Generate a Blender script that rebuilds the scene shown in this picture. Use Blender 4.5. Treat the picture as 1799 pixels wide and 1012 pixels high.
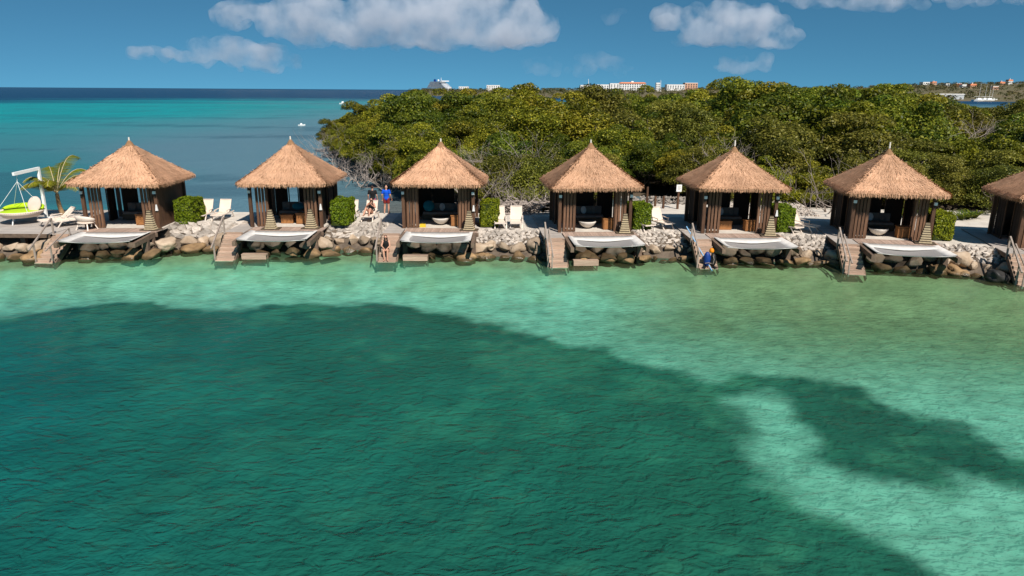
import bpy, bmesh, math, random
import numpy as np
from mathutils import Vector, Matrix, noise
R = math.radians
random.seed(7); np.random.seed(7)
for o in list(bpy.data.objects): bpy.data.objects.remove(o)
scn = bpy.context.scene
COL = scn.collection

# ------------------------------------------------------------------ camera
CH = 8.7
F_PX, W_PX, CX, CY = 1250.0, 1799.0, 899.5, 506.0
ROLL, PITCH = R(0.37), math.atan((506 - 158.4) / 1250.0)
_cp, _sp = math.cos(PITCH), math.sin(PITCH)
FWD = Vector((0, _cp, -_sp)); _u0 = Vector((0, _sp, _cp)); _r0 = Vector((1, 0, 0))
RGT = _r0 * math.cos(ROLL) + _u0 * math.sin(ROLL)
UPV = _u0 * math.cos(ROLL) - _r0 * math.sin(ROLL)
cam = bpy.data.objects.new('camera', bpy.data.cameras.new('camera'))
COL.objects.link(cam)
M = Matrix((RGT, UPV, -FWD)).transposed().to_4x4(); M.translation = (0, 0, CH)
cam.matrix_world = M
cam.data.sensor_width = 36; cam.data.lens = 36 * F_PX / W_PX
cam.data.clip_start = 0.5; cam.data.clip_end = 60000
scn.camera = cam

# ------------------------------------------------------------------ sky and sun
SUNV = Vector((0.42, -0.84, 1.0)).normalized()
world = bpy.data.worlds.new('World'); scn.world = world; world.use_nodes = True
wn = world.node_tree; wn.nodes.clear()
sky = wn.nodes.new('ShaderNodeTexSky'); sky.sky_type = 'NISHITA'; sky.sun_disc = False
sky.sun_elevation = math.asin(SUNV.z); sky.sun_rotation = math.atan2(SUNV.x, SUNV.y)
sky.air_density = 0.9; sky.dust_density = 0.0; sky.ozone_density = 3.0; sky.altitude = 0
tint = wn.nodes.new('ShaderNodeMix'); tint.data_type = 'RGBA'; tint.blend_type = 'MULTIPLY'
tint.inputs[0].default_value = 1.0; tint.inputs[7].default_value = (0.46, 0.94, 0.94, 1)
bg = wn.nodes.new('ShaderNodeBackground'); bg.inputs[1].default_value = 0.074
wo = wn.nodes.new('ShaderNodeOutputWorld')
# a very clear, deep blue sky: look up the model higher above the horizon than the ray points
wtc = wn.nodes.new('ShaderNodeTexCoord'); wsx = wn.nodes.new('ShaderNodeSeparateXYZ'); wma = wn.nodes.new('ShaderNodeMath'); wma.operation = 'MULTIPLY_ADD'
wma.inputs[1].default_value = 1.6; wma.inputs[2].default_value = 0.20; wcx = wn.nodes.new('ShaderNodeCombineXYZ')
wn.links.new(wtc.outputs['Generated'], wsx.inputs[0]); wn.links.new(wsx.outputs[0], wcx.inputs[0]); wn.links.new(wsx.outputs[1], wcx.inputs[1]); wn.links.new(wsx.outputs[2], wma.inputs[0]); wn.links.new(wma.outputs[0], wcx.inputs[2]); wno = wn.nodes.new('ShaderNodeVectorMath'); wno.operation = 'NORMALIZE'; wn.links.new(wcx.outputs[0], wno.inputs[0]); wn.links.new(wno.outputs[0], sky.inputs[0])
wn.links.new(sky.outputs[0], tint.inputs[6]); wn.links.new(tint.outputs[2], bg.inputs[0]); wn.links.new(bg.outputs[0], wo.inputs[0])
sun = bpy.data.objects.new('sun', bpy.data.lights.new('sun', 'SUN')); COL.objects.link(sun)
sun.data.energy = 5.0; sun.data.angle = R(0.5); sun.data.color = (1.0, 0.94, 0.85)
sun.rotation_euler = SUNV.to_track_quat('Z', 'Y').to_euler(); sun.location = (30, -20, 60)
scn.view_settings.view_transform = 'Standard'; scn.view_settings.look = 'None'
scn.view_settings.gamma = 1.0; scn.view_settings.exposure = 0.38
scn.view_settings.use_curve_mapping = False
scn.cycles.use_denoising = True
scn.cycles.max_bounces = 8; scn.cycles.diffuse_bounces = 3; scn.cycles.glossy_bounces = 2
scn.cycles.transparent_max_bounces = 16; scn.cycles.volume_bounces = 4
scn.cycles.caustics_reflective = False; scn.cycles.caustics_refractive = False
scn.cycles.sample_clamp_indirect = 4.0

# ------------------------------------------------------------------ helpers
def px_ray(x, y): return FWD + RGT * ((x - CX) / F_PX) + UPV * ((CY - y) / F_PX)
def on_z(x, y, z):
    d = px_ray(x, y); return Vector((0, 0, CH)) + d * ((z - CH) / d.z)
def at_y(x, y, Y):
    d = px_ray(x, y); return Vector((0, 0, CH)) + d * (Y / d.y)

def nt(m): m.use_nodes = True; return m.node_tree
def mat(name, c1, c2=None, scale=4.0, rough=0.75, bump=0.0, bscale=None, stretch=(1, 1, 1), attr=None, spec=0.3, objvar=0.0, detail=4.0, sheen=0, coords='Object', metal=0.0):
    m = bpy.data.materials.new(name); t = nt(m); n = t.nodes; l = t.links
    p = n['Principled BSDF']; p.inputs['Roughness'].default_value = rough
    p.inputs['Specular IOR Level'].default_value = spec; p.inputs['Metallic'].default_value = metal
    c2 = c2 or tuple(min(1, v * 0.7) for v in c1)
    tc = n.new('ShaderNodeTexCoord'); mp = n.new('ShaderNodeMapping'); mp.inputs['Scale'].default_value = stretch
    l.new(tc.outputs[coords], mp.inputs[0])
    no = n.new('ShaderNodeTexNoise'); no.inputs['Scale'].default_value = scale; no.inputs['Detail'].default_value = detail; no.inputs['Roughness'].default_value = 0.6
    l.new(mp.outputs[0], no.inputs['Vector'])
    rp = n.new('ShaderNodeMapRange'); rp.inputs[1].default_value = 0.3; rp.inputs[2].default_value = 0.7
    l.new(no.outputs[0], rp.inputs[0])
    mx = n.new('ShaderNodeMix'); mx.data_type = 'RGBA'; mx.inputs[6].default_value = (*c1, 1); mx.inputs[7].default_value = (*c2, 1)
    if attr:
        at = n.new('ShaderNodeAttribute'); at.attribute_name = attr
        ad = n.new('ShaderNodeMath'); ad.operation = 'MULTIPLY_ADD'; ad.inputs[1].default_value = 0.35; ad.use_clamp = True
        l.new(rp.outputs[0], ad.inputs[0]); sb = n.new('ShaderNodeMath'); sb.operation = 'SUBTRACT'; sb.inputs[1].default_value = 0.17
        l.new(at.outputs['Fac'], sb.inputs[0]); l.new(sb.outputs[0], ad.inputs[2]); l.new(ad.outputs[0], mx.inputs[0])
    else:
        l.new(rp.outputs[0], mx.inputs[0])
    out = mx.outputs[2]
    if objvar:
        oi = n.new('ShaderNodeObjectInfo'); mr = n.new('ShaderNodeMapRange')
        mr.inputs[3].default_value = 1 - objvar; mr.inputs[4].default_value = 1 + objvar
        l.new(oi.outputs['Random'], mr.inputs[0])
        hs = n.new('ShaderNodeHueSaturation'); l.new(mr.outputs[0], hs.inputs['Value']); l.new(out, hs.inputs['Color']); out = hs.outputs[0]
    l.new(out, p.inputs['Base Color'])
    if bump:
        bn = n.new('ShaderNodeTexNoise'); bn.inputs['Scale'].default_value = bscale or scale * 3; bn.inputs['Detail'].default_value = 6
        l.new(mp.outputs[0], bn.inputs['Vector']); b = n.new('ShaderNodeBump'); b.inputs['Strength'].default_value = bump; b.inputs['Distance'].default_value = 0.05
        l.new(bn.outputs[0], b.inputs['Height']); l.new(b.outputs[0], p.inputs['Normal'])
    return m

class MB:
    def __init__(s): s.v = []; s.f = []; s.a = []
    def poly(s, pts, a=0.5):
        i = len(s.v); s.v += [tuple(p) for p in pts]; s.f.append(tuple(range(i, i + len(pts)))); s.a.append(a)
    def box(s, c, d, rot=None, a=0.5, taper=1.0):
        x, y, z = d[0] / 2, d[1] / 2, d[2] / 2; i = len(s.v); c = Vector(c)
        for sz in (-1, 1):
            k = taper if sz > 0 else 1
            for sx, sy in ((-1, -1), (1, -1), (1, 1), (-1, 1)):
                p = Vector((sx * x * k, sy * y * k, sz * z))
                if rot: p = rot @ p
                s.v.append(tuple(p + c))
        for q in ((3, 2, 1, 0), (4, 5, 6, 7), (0, 1, 5, 4), (1, 2, 6, 5), (2, 3, 7, 6), (3, 0, 4, 7)):
            s.f.append(tuple(i + k for k in q)); s.a.append(a)
        return s
    def bar(s, p, q, w, h, a=0.5):       # beam with rectangular section between two points
        p, q = Vector(p), Vector(q); d = q - p
        z = d.normalized(); x = z.cross(Vector((0, 0, 1)))
        if x.length < 1e-4: x = Vector((1, 0, 0))
        x.normalize(); y = x.cross(z)
        return s.box((p + q) / 2, (w, h, d.length), Matrix((x, y, z)).transposed(), a)
    def tube(s, pts, rad, n=8, cap=True, a=0.5):
        pts = [Vector(p) for p in pts]; rad = rad if isinstance(rad, (list, tuple)) else [rad] * len(pts)
        i0 = len(s.v); px = None
        for k, p in enumerate(pts):
            d = (pts[min(k + 1, len(pts) - 1)] - pts[max(k - 1, 0)])
            d = d.normalized() if d.length > 1e-9 else Vector((0, 0, 1))
            if px is None: px = d.orthogonal().normalized()
            x = (px - d * px.dot(d)); x = x.normalized() if x.length > 1e-6 else d.orthogonal().normalized()
            y = d.cross(x); px = x
            for j in range(n):
                t = 2 * math.pi * j / n; s.v.append(tuple(p + (x * math.cos(t) + y * math.sin(t)) * rad[k]))
        for k in range(len(pts) - 1):
            for j in range(n):
                b = i0 + k * n
                s.f.append((b + j, b + (j + 1) % n, b + n + (j + 1) % n, b + n + j)); s.a.append(a)
        if cap:
            s.f.append(tuple(i0 + j for j in reversed(range(n)))); s.a.append(a)
            e = i0 + (len(pts) - 1) * n; s.f.append(tuple(e + j for j in range(n))); s.a.append(a)
        return s
    def lathe(s, prof, n=24, c=(0, 0, 0), sx=1, sy=1, a=0.5):
        i0 = len(s.v)
        for r, z in prof:
            for j in range(n):
                t = 2 * math.pi * j / n; s.v.append((c[0] + r * math.cos(t) * sx, c[1] + r * math.sin(t) * sy, c[2] + z))
        for k in range(len(prof) - 1):
            for j in range(n):
                b = i0 + k * n; s.f.append((b + j, b + (j + 1) % n, b + n + (j + 1) % n, b + n + j)); s.a.append(a)
        return s
    def ell(s, c, r, rot=None, n=10, m=7, a=0.5):
        i0 = len(s.v); c = Vector(c)
        def put(p):
            p = Vector(p)
            if rot: p = rot @ p
            s.v.append(tuple(c + p))
        put((0, 0, -r[2]))
        for k in range(1, m):
            ph = -math.pi / 2 + math.pi * k / m
            for j in range(n):
                t = 2 * math.pi * j / n; put((r[0] * math.cos(ph) * math.cos(t), r[1] * math.cos(ph) * math.sin(t), r[2] * math.sin(ph)))
        put((0, 0, r[2])); e = len(s.v) - 1
        for j in range(n):
            s.f.append((i0, i0 + 1 + (j + 1) % n, i0 + 1 + j)); s.a.append(a)
            for k in range(m - 2):
                b = i0 + 1 + k * n; s.f.append((b + j, b + (j + 1) % n, b + n + (j + 1) % n, b + n + j)); s.a.append(a)
            b = i0 + 1 + (m - 2) * n; s.f.append((b + j, b + (j + 1) % n, e)); s.a.append(a)
        return s
    def capsule(s, p, q, r0, r1, n=10):
        p, q = Vector(p), Vector(q); s.tube([p, q], [r0, r1], n); s.ell(p, (r0,) * 3, n=n); s.ell(q, (r1,) * 3, n=n); return s
    def mesh(s, name, m, smooth=False, attr=None):
        me = bpy.data.meshes.new(name); me.from_pydata(s.v, [], s.f)
        if m: me.materials.append(m)
        if attr:
            at = me.attributes.new(attr, 'FLOAT', 'FACE'); at.data.foreach_set('value', s.a)
        if smooth: me.polygons.foreach_set('use_smooth', [True] * len(s.f))
        me.update(); return me

def quads_mesh(name, V, vals, attr, m, n=4):
    """V: (N,n,3) array of separate faces with one value each"""
    N = len(V); me = bpy.data.meshes.new(name)
    me.vertices.add(N * n); me.vertices.foreach_set('co', np.asarray(V, np.float32).reshape(-1))
    me.loops.add(N * n); me.loops.foreach_set('vertex_index', np.arange(N * n, dtype=np.int32))
    me.polygons.add(N); me.polygons.foreach_set('loop_start', np.arange(0, N * n, n, dtype=np.int32))
    me.update(calc_edges=True)
    at = me.attributes.new(attr, 'FLOAT', 'FACE'); at.data.foreach_set('value', np.asarray(vals, np.float32))
    me.materials.append(m); me.validate(); return me

def link(name, me, parent=None, loc=(0, 0, 0), rot=(0, 0, 0), scale=(1, 1, 1)):
    o = bpy.data.objects.new(name, me); COL.objects.link(o); o.parent = parent
    o.location = loc; o.rotation_euler = rot; o.scale = scale; return o
def tag(o, label, cat, group=None):
    o['label'] = label; o['category'] = cat
    if group: o['group'] = group
    return o
def thing(name, label, cat, loc=(0, 0, 0), rz=0.0, group=None):
    o = bpy.data.objects.new(name, None); COL.objects.link(o); o.empty_display_size = 0.3
    o.location = loc; o.rotation_euler = (0, 0, rz); return tag(o, label, cat, group)
def struct(name, me, **k):
    o = link(name, me, **k); o['kind'] = 'structure'; return o
def bevel(o, w, seg=2):
    b = o.modifiers.new('bevel', 'BEVEL'); b.width = w; b.segments = seg; b.limit_method = 'ANGLE'; return o
def grid_mesh(name, P, m, smooth=True):
    """P: (ny,nx,3)"""
    ny, nx = P.shape[:2]; me = bpy.data.meshes.new(name)
    idx = np.arange(ny * nx).reshape(ny, nx)
    q = np.stack([idx[:-1, :-1], idx[:-1, 1:], idx[1:, 1:], idx[1:, :-1]], -1).reshape(-1, 4)
    me.vertices.add(ny * nx); me.vertices.foreach_set('co', P.astype(np.float32).reshape(-1))
    me.loops.add(q.size); me.loops.foreach_set('vertex_index', q.astype(np.int32).reshape(-1))
    me.polygons.add(len(q)); me.polygons.foreach_set('loop_start', np.arange(0, q.size, 4, dtype=np.int32))
    me.update(calc_edges=True)
    if smooth: me.polygons.foreach_set('use_smooth', [True] * len(q))
    me.materials.append(m); return me
def col_attr(me, name, C):
    at = me.attributes.new(name, 'FLOAT_COLOR', 'POINT')
    C = np.concatenate([C.reshape(-1, 3), np.ones((C.size // 3, 1))], 1).astype(np.float32); at.data.foreach_set('color', C.reshape(-1))
def flt_attr(me, name, v):
    at = me.attributes.new(name, 'FLOAT', 'POINT'); at.data.foreach_set('value', np.asarray(v, np.float32).reshape(-1))
def sstep(a, b, x):
    t = np.clip((x - a) / (b - a), 0, 1); return t * t * (3 - 2 * t)
def vnoise(X, Y, s, seed=0):
    """smooth value noise on arrays"""
    rs = np.random.RandomState(seed); T = rs.rand(256, 256)
    x = X / s; y = Y / s; xi = np.floor(x).astype(int); yi = np.floor(y).astype(int); fx = x - xi; fy = y - yi
    fx = fx * fx * (3 - 2 * fx); fy = fy * fy * (3 - 2 * fy)
    g = lambda a, b: T[a % 256, b % 256]
    return (g(xi, yi) * (1 - fx) + g(xi + 1, yi) * fx) * (1 - fy) + (g(xi, yi + 1) * (1 - fx) + g(xi + 1, yi + 1) * fx) * fy
def fbm(X, Y, s, seed=0, o=4): return sum(vnoise(X, Y, s / 2 ** k, seed + k) / 2 ** k for k in range(o)) / sum(1 / 2 ** k for k in range(o))
def inpoly(X, Y, poly):
    ins = np.zeros(X.shape, bool); n = len(poly)
    for i in range(n):
        x1, y1 = poly[i]; x2, y2 = poly[(i + 1) % n]
        if y1 == y2: continue
        c = ((y1 > Y) != (y2 > Y)) & (X < (x2 - x1) * (Y - y1) / (y2 - y1) + x1); ins ^= c
    return ins
def sdist(X, Y, poly):
    """signed distance, negative inside"""
    d = np.full(X.shape, 1e9); n = len(poly)
    for i in range(n):
        ax, ay = poly[i]; bx, by = poly[(i + 1) % n]; dx, dy = bx - ax, by - ay
        t = np.clip(((X - ax) * dx + (Y - ay) * dy) / (dx * dx + dy * dy + 1e-12), 0, 1)
        d = np.minimum(d, np.hypot(X - ax - t * dx, Y - ay - t * dy))
    return np.where(inpoly(X, Y, poly), -d, d)

# ------------------------------------------------------------------ the row of cabanas: places
D = 1.15                     # deck level above the water
HUTS = [(-21.7, 40.9, 3), (-12.75, 41.6, 1), (-4.15, 41.5, 0), (4.4, 40.7, 4), (12.4, 40.5, 0), (20.3, 39.0, -10), (27.9, 36.6, -15)]
ORD = ['first', 'second', 'third', 'fourth', 'fifth', 'sixth', 'seventh']
def HW(i, x, y, z=0.0):
    cx, cy, a = HUTS[i]; a = R(a); return Vector((cx + x * math.cos(a) - y * math.sin(a), cy + x * math.sin(a) + y * math.cos(a), z))
def HR(i, a=0): return R(HUTS[i][2] + a)
# top edge of the sea wall (front edge of the terrace), west to east
FRONT = [(-40, 38.6), (-30, 38.6), (-24.6, 38.6), (-19.2, 40.4), (-15.6, 40.6), (-10.4, 40.9), (-7.0, 40.8), (-1.9, 39.6), (1.6, 39.4), (6.8, 39.4), (9.4, 39.2), (14.8, 38.6), (16.9, 38.3), (22.5, 36.2), (24.4, 35.4), (34, 31.5), (50, 27)]
def front_y(x):
    xs = [p[0] for p in FRONT]; ys = [p[1] for p in FRONT]; return float(np.interp(x, xs, ys))

# ------------------------------------------------------------------ sea: seabed and water
def px_poly(pts, z): return [tuple(on_z(x, y, z)[:2]) for x, y in pts]
SB = -1.4
GRASS_EDGE = [(-400, 575), (0, 556), (120, 543), (200, 533), (290, 540), (400, 546), (480, 536), (560, 529), (650, 531), (750, 539), (830, 548), (900, 568), (960, 584), (1040, 602), (1100, 628), (1160, 650), (1250, 666), (1310, 655), (1400, 660), (1500, 682), (1600, 716), (1700, 752), (1799, 790), (2300, 900), (2300, 1150), (-400, 1150)]
SAND_PATCH = [(1272, 706), (1300, 692), (1350, 694), (1400, 716), (1442, 752), (1425, 790), (1480, 832), (1560, 852), (1640, 862), (1700, 848), (1799, 858), (2300, 930), (2300, 1150), (1660, 1150), (1625, 1012), (1580, 972), (1500, 940), (1400, 895), (1350, 850), (1322, 800), (1312, 770), (1300, 735)]
xs = np.arange(-60, 62, 0.2); ys = np.arange(4, 47, 0.15)
X, Y = np.meshgrid(xs, ys)
wob = (fbm(X, Y, 2.6, 3, 5) - 0.5) * 3.2 + (fbm(X, Y, 0.8, 9) - 0.5) * 1.5
dg = sdist(X, Y, px_poly(GRASS_EDGE, SB)) + wob * 0.9
dp = sdist(X, Y, px_poly(SAND_PATCH, SB)) + wob * 0.6 - 0.05
grass = sstep(0.5, -0.6, dg) * (1 - sstep(0.5, -0.6, dp))
FY = np.interp(X, [p[0] for p in FRONT], [p[1] for p in FRONT])
dsh = (FY - 2.4) - Y                     # metres out from the waterline
Z = SB + 1.25 * sstep(4.5, 0.0, dsh) + (fbm(X, Y, 3, 5) - 0.5) * 0.25 + 0.6 * (1 - sstep(1, -1.5, dp)) * 0
olive = sstep(2, 13, X + (fbm(X, Y, 6, 21) - 0.5) * 10) * sstep(17, 6, dsh)
stony = sstep(4.6, 0.6, dsh + (fbm(X, Y, 1.4, 30) - 0.5) * 3)
C = np.zeros(X.shape + (3,)) + np.array((0.66, 0.66, 0.56))
C = C * (0.9 + 0.2 * fbm(X, Y, 1.5, 12))[..., None]
C += (np.array((0.46, 0.30, 0.16)) - C) * (olive * 0.95)[..., None]
C += (np.array((0.40, 0.27, 0.15)) - C) * (stony * 0.9)[..., None]
gv = fbm(X, Y, 2.6, 40) * .55 + fbm(X, Y, .7, 44) * .45
gc = np.array((0.03, 0.06, 0.045)) + np.array((0.08, 0.12, 0.07)) * sstep(0.48, 0.66, gv)[..., None]
C += (gc - C) * (grass * 0.96)[..., None]
me = grid_mesh('seabed', np.stack([X, Y, Z], -1), None); me.materials.clear()
col_attr(me, 'col', C)
m = bpy.data.materials.new('seabed_sand_and_seagrass'); t = nt(m); n = t.nodes; l = t.links
at = n.new('ShaderNodeAttribute'); at.attribute_name = 'col'
tc = n.new('ShaderNodeTexCoord'); no = n.new('ShaderNodeTexNoise'); no.inputs['Scale'].default_value = 1.3; no.inputs['Detail'].default_value = 6
l.new(tc.outputs['Object'], no.inputs['Vector'])
mr = n.new('ShaderNodeMapRange'); mr.inputs[1].default_value = 0.3; mr.inputs[2].default_value = 0.7; mr.inputs[3].default_value = 0.72; mr.inputs[4].default_value = 1.2
l.new(no.outputs[0], mr.inputs[0]); hs = n.new('ShaderNodeHueSaturation'); l.new(at.outputs['Color'], hs.inputs['Color']); l.new(mr.outputs[0], hs.inputs['Value'])
n['Principled BSDF'].inputs['Roughness'].default_value = 0.95; n['Principled BSDF'].inputs['Specular IOR Level'].default_value = 0.0
l.new(hs.outputs[0], n['Principled BSDF'].inputs['Base Color']); me.materials.append(m)
struct('seabed', me)

# water surface: polar sheet out to the horizon
rad = np.concatenate([[0.0], np.concatenate([np.geomspace(3, 60, 190), np.geomspace(61, 24000, 220)])]); ang = np.linspace(0, 2 * math.pi, 541)
RR, AA = np.meshgrid(rad, ang, indexing='ij'); X = RR * np.sin(AA); Y = RR * np.cos(AA)
me = grid_mesh('water', np.stack([X, Y, np.zeros_like(X)], -1), None); me.materials.clear()
def lin(r, g, b):
    f = lambda c: ((c / 255 + 0.055) / 1.055) ** 2.4 if c > 10 else c / 255 / 12.92
    return np.array((f(r), f(g), f(b)))
FY = np.interp(X, [p[0] for p in FRONT], [p[1] for p in FRONT]); dsh = FY - 2.4 - Y
behind = sstep(-1, -4, dsh)
# cove: teal in the west, greener in the east, more scatter with depth
cove = lin(13, 93, 92)[None, None] + (lin(32, 108, 86) - lin(13, 93, 92)) * sstep(-16, 14, X + Y * 0.25 + (fbm(X, Y, 7, 50) - 0.5) * 12)[..., None]
cove = cove + (lin(84, 170, 136) - cove) * sstep(10, 4, dsh)[..., None]
cove = cove + (lin(112, 128, 84) - cove) * (sstep(2, 13, X + (fbm(X, Y, 6, 21) - 0.5) * 10) * sstep(15, 5, dsh) * 0.85)[..., None]
cove = cove + (lin(112, 112, 76) - cove) * sstep(3.6, 0.8, dsh + (fbm(X, Y, 1.6, 30) - 0.5) * 3)[..., None]
cove = cove * (0.87 + 0.26 * sstep(.35, .68, fbm(X, Y, 2.0, 90) * .6 + fbm(X, Y, .8, 95) * .4))[..., None]
op = 0.27 + (0.0 + 0.25 * sstep(11, 1, X)) * sstep(6, 20, dsh) + 0.22 * sstep(2, -22, X) * sstep(5, 14, dsh)
op = np.where(dsh < 3, 0.27 - 0.16 * sstep(3, 0, dsh), op)
# open sea behind the row
dist = np.hypot(X, Y); stre = fbm(X / 6, Y, 30, 60) - 0.5; fine = fbm(X / 5, Y, 8, 70) - 0.5
ld = np.log10(np.maximum(dist, 1)) + stre * 0.22 + fine * 0.10
grey = lin(84, 116, 128)[None, None] * np.ones(X.shape + (1,))
turq = lin(10, 136, 138); navy = lin(0, 48, 80); greyfar = lin(62, 118, 128)
wx = X / np.maximum(dist, 1)
tq = sstep(2.02, 2.45, ld - 0.55 * (wx + 0.52)) ; tq2 = sstep(-0.10, -0.42, wx + stre * 0.25)
sea = grey + (turq - grey) * (tq * (0.35 + 0.65 * tq2))[..., None]
sea = sea + (lin(20, 108, 112) - sea) * (sstep(-0.40, -0.56, wx + stre * 0.3) * sstep(2.5, 1.9, ld) * 0.75)[..., None]
sea = sea + (lin(40, 70, 84) - sea) * (sstep(0.02, 0.16, fine) * 0.45 * sstep(2.9, 2.2, ld))[..., None]
sea = sea + (lin(96, 84, 70) - sea) * (sstep(68, 54, dist) * sstep(-17, -9, X) * 0.6)[..., None]
sea = sea + (navy - sea) * sstep(2.66, 2.92, ld + 0.06 * sstep(-0.3, -0.6, wx))[..., None]
body = cove * (1 - behind[..., None]) + sea * behind[..., None]
op = op * (1 - behind) + behind * 1.0
col_attr(me, 'body', body); flt_attr(me, 'opac', op); flt_attr(me, 'calm', (0.45 + 0.55 * sstep(1.5, 9, dsh)) * (1 - behind) + behind * 0.9)
m = bpy.data.materials.new('sea_water'); t = nt(m); n = t.nodes; l = t.links; n.clear()
out = n.new('ShaderNodeOutputMaterial')
tc = n.new('ShaderNodeTexCoord')
def wnoise(sx, sy, sc, rot, det=3.0, dist=0.6):
    mp = n.new('ShaderNodeMapping'); mp.inputs['Scale'].default_value = (sx, sy, 1); mp.inputs['Rotation'].default_value = (0, 0, R(rot))
    l.new(tc.outputs['Object'], mp.inputs[0]); k = n.new('ShaderNodeTexNoise'); k.inputs['Scale'].default_value = sc; k.inputs['Detail'].default_value = det
    k.inputs['Distortion'].default_value = dist; l.new(mp.outputs[0], k.inputs['Vector']); return k.outputs[0]
def madd(a, k, b):
    q = n.new('ShaderNodeMath'); q.operation = 'MULTIPLY_ADD'; l.new(a, q.inputs[0]); q.inputs[1].default_value = k
    if b is None: q.inputs[2].default_value = 0
    else: l.new(b, q.inputs[2])
    return q.outputs[0]
h = madd(wnoise(0.66, 1.0, 2.9, 10, 2.0, 0.9), 1.0, None)
h = madd(wnoise(0.7, 1.0, 6.6, -16, 2.0, 0.6), 0.36, h)
h = madd(wnoise(0.6, 1.0, 0.75, -6, 2.0, 0.5), 1.1, h)
h = madd(wnoise(0.6, 1.0, 0.12, 20, 2.0), 2.0, h)
ac = n.new('ShaderNodeAttribute'); ac.attribute_name = 'calm'
b = n.new('ShaderNodeBump'); b.inputs['Distance'].default_value = 0.085; l.new(ac.outputs['Fac'], b.inputs['Strength']); l.new(h, b.inputs['Height'])
b2 = n.new('ShaderNodeBump'); b2.inputs['Distance'].default_value = 0.20; l.new(ac.outputs['Fac'], b2.inputs['Strength']); l.new(h, b2.inputs['Height'])
ab = n.new('ShaderNodeAttribute'); ab.attribute_name = 'body'; ao = n.new('ShaderNodeAttribute'); ao.attribute_name = 'opac'
df = n.new('ShaderNodeBsdfDiffuse'); l.new(ab.outputs['Color'], df.inputs[0]); l.new(b2.outputs[0], df.inputs['Normal'])
tr = n.new('ShaderNodeBsdfTransparent'); tr.inputs[0].default_value = (0.555, 0.94, 0.875, 1)
m1 = n.new('ShaderNodeMixShader'); l.new(ao.outputs['Fac'], m1.inputs[0]); l.new(tr.outputs[0], m1.inputs[1]); l.new(df.outputs[0], m1.inputs[2])
gl = n.new('ShaderNodeBsdfGlossy'); gl.inputs['Roughness'].default_value = 0.2; l.new(b.outputs[0], gl.inputs['Normal'])
fr = n.new('ShaderNodeFresnel'); fr.inputs[0].default_value = 1.33; l.new(b.outputs[0], fr.inputs['Normal'])
fm = n.new('ShaderNodeMath'); fm.operation = 'MULTIPLY'; fm.inputs[1].default_value = 0.42; l.new(fr.outputs[0], fm.inputs[0])
m2 = n.new('ShaderNodeMixShader'); l.new(fm.outputs[0], m2.inputs[0]); l.new(m1.outputs[0], m2.inputs[1]); l.new(gl.outputs[0], m2.inputs[2])
l.new(m2.outputs[0], out.inputs[0]); me.materials.append(m)
struct('sea_water', me)

# ------------------------------------------------------------------ materials
M_CONC = mat('pale_terrace_concrete', (0.60, 0.54, 0.47), (0.46, 0.41, 0.36), 1.6, 0.9, 0.25, 40)
M_MUD = mat('dark_leaf_litter', (0.10, 0.075, 0.05), (0.04, 0.03, 0.02), 1.2, 0.95, 0.5, 12)
M_BANK = mat('dark_wet_rubble', (0.15, 0.115, 0.085), (0.07, 0.052, 0.038), 3, 0.9, 0.6, 14)
M_POST = mat('dark_brown_timber', (0.125, 0.062, 0.034), (0.06, 0.03, 0.017), 3, 0.7, 0.35, 30, (4, 4, 0.6), objvar=0.2)
M_SLAT = mat('brown_slat_timber', (0.20, 0.105, 0.06), (0.10, 0.052, 0.03), 3, 0.7, 0.35, 30, (4, 4, 0.5), objvar=0.25)
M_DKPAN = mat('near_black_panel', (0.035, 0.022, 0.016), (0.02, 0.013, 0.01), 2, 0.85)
M_DECK = mat('weathered_deck_board', (0.46, 0.33, 0.26), (0.30, 0.21, 0.165), 2.5, 0.85, 0.3, 30, (5, 0.7, 5), objvar=0.16)
M_WALK = mat('grey_walkway_board', (0.44, 0.39, 0.35), (0.32, 0.28, 0.25), 2.5, 0.85, 0.3, 30, (0.7, 5, 5), objvar=0.12)
M_BEAM = mat('weathered_beam', (0.20, 0.135, 0.095), (0.10, 0.068, 0.05), 2.5, 0.85, 0.4, 20, (2, 2, 2), objvar=0.15)
M_TREAD = mat('worn_stair_tread', (0.50, 0.36, 0.27), (0.33, 0.22, 0.16), 2.5, 0.8, 0.3, 25, (0.8, 5, 5), objvar=0.22)
M_RAIL = mat('silver_grey_handrail', (0.36, 0.29, 0.245), (0.24, 0.19, 0.16), 3, 0.75, 0.3, 25)
M_WHITE = mat('white_powdercoat', (0.82, 0.82, 0.80), (0.74, 0.74, 0.72), 3, 0.45)
M_FABW = mat('white_net_border', (0.62, 0.59, 0.56), (0.50, 0.475, 0.45), 2.5, 0.9, 0.2, 8)
M_SLING = mat('cream_sling_fabric', (0.72, 0.60, 0.50), (0.64, 0.53, 0.44), 3, 0.85, 0.15, 60)
M_LFRAME = mat('cream_lounger_frame', (0.74, 0.63, 0.54), (0.64, 0.54, 0.46), 3, 0.5)
M_LIME = mat('lime_cushion', (0.42, 0.60, 0.012), (0.36, 0.53, 0.01), 3, 0.85, 0.2, 6)
M_PILL = mat('beige_pillow', (0.58, 0.47, 0.40), (0.5, 0.41, 0.35), 3, 0.9, 0.2, 8)
M_GREYC = mat('grey_cushion', (0.20, 0.17, 0.15), (0.14, 0.12, 0.105), 3, 0.9, 0.2, 8)
M_WCUSH = mat('white_cushion', (0.68, 0.66, 0.64), (0.58, 0.56, 0.54), 3, 0.9, 0.2, 8)
M_TEAL = mat('teal_cloth', (0.012, 0.20, 0.25), (0.008, 0.13, 0.18), 3, 0.9, 0.2, 8)
M_TEAK = mat('orange_teak', (0.36, 0.155, 0.05), (0.24, 0.10, 0.034), 3, 0.6, 0.2, 20, (1, 1, 6))
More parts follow.
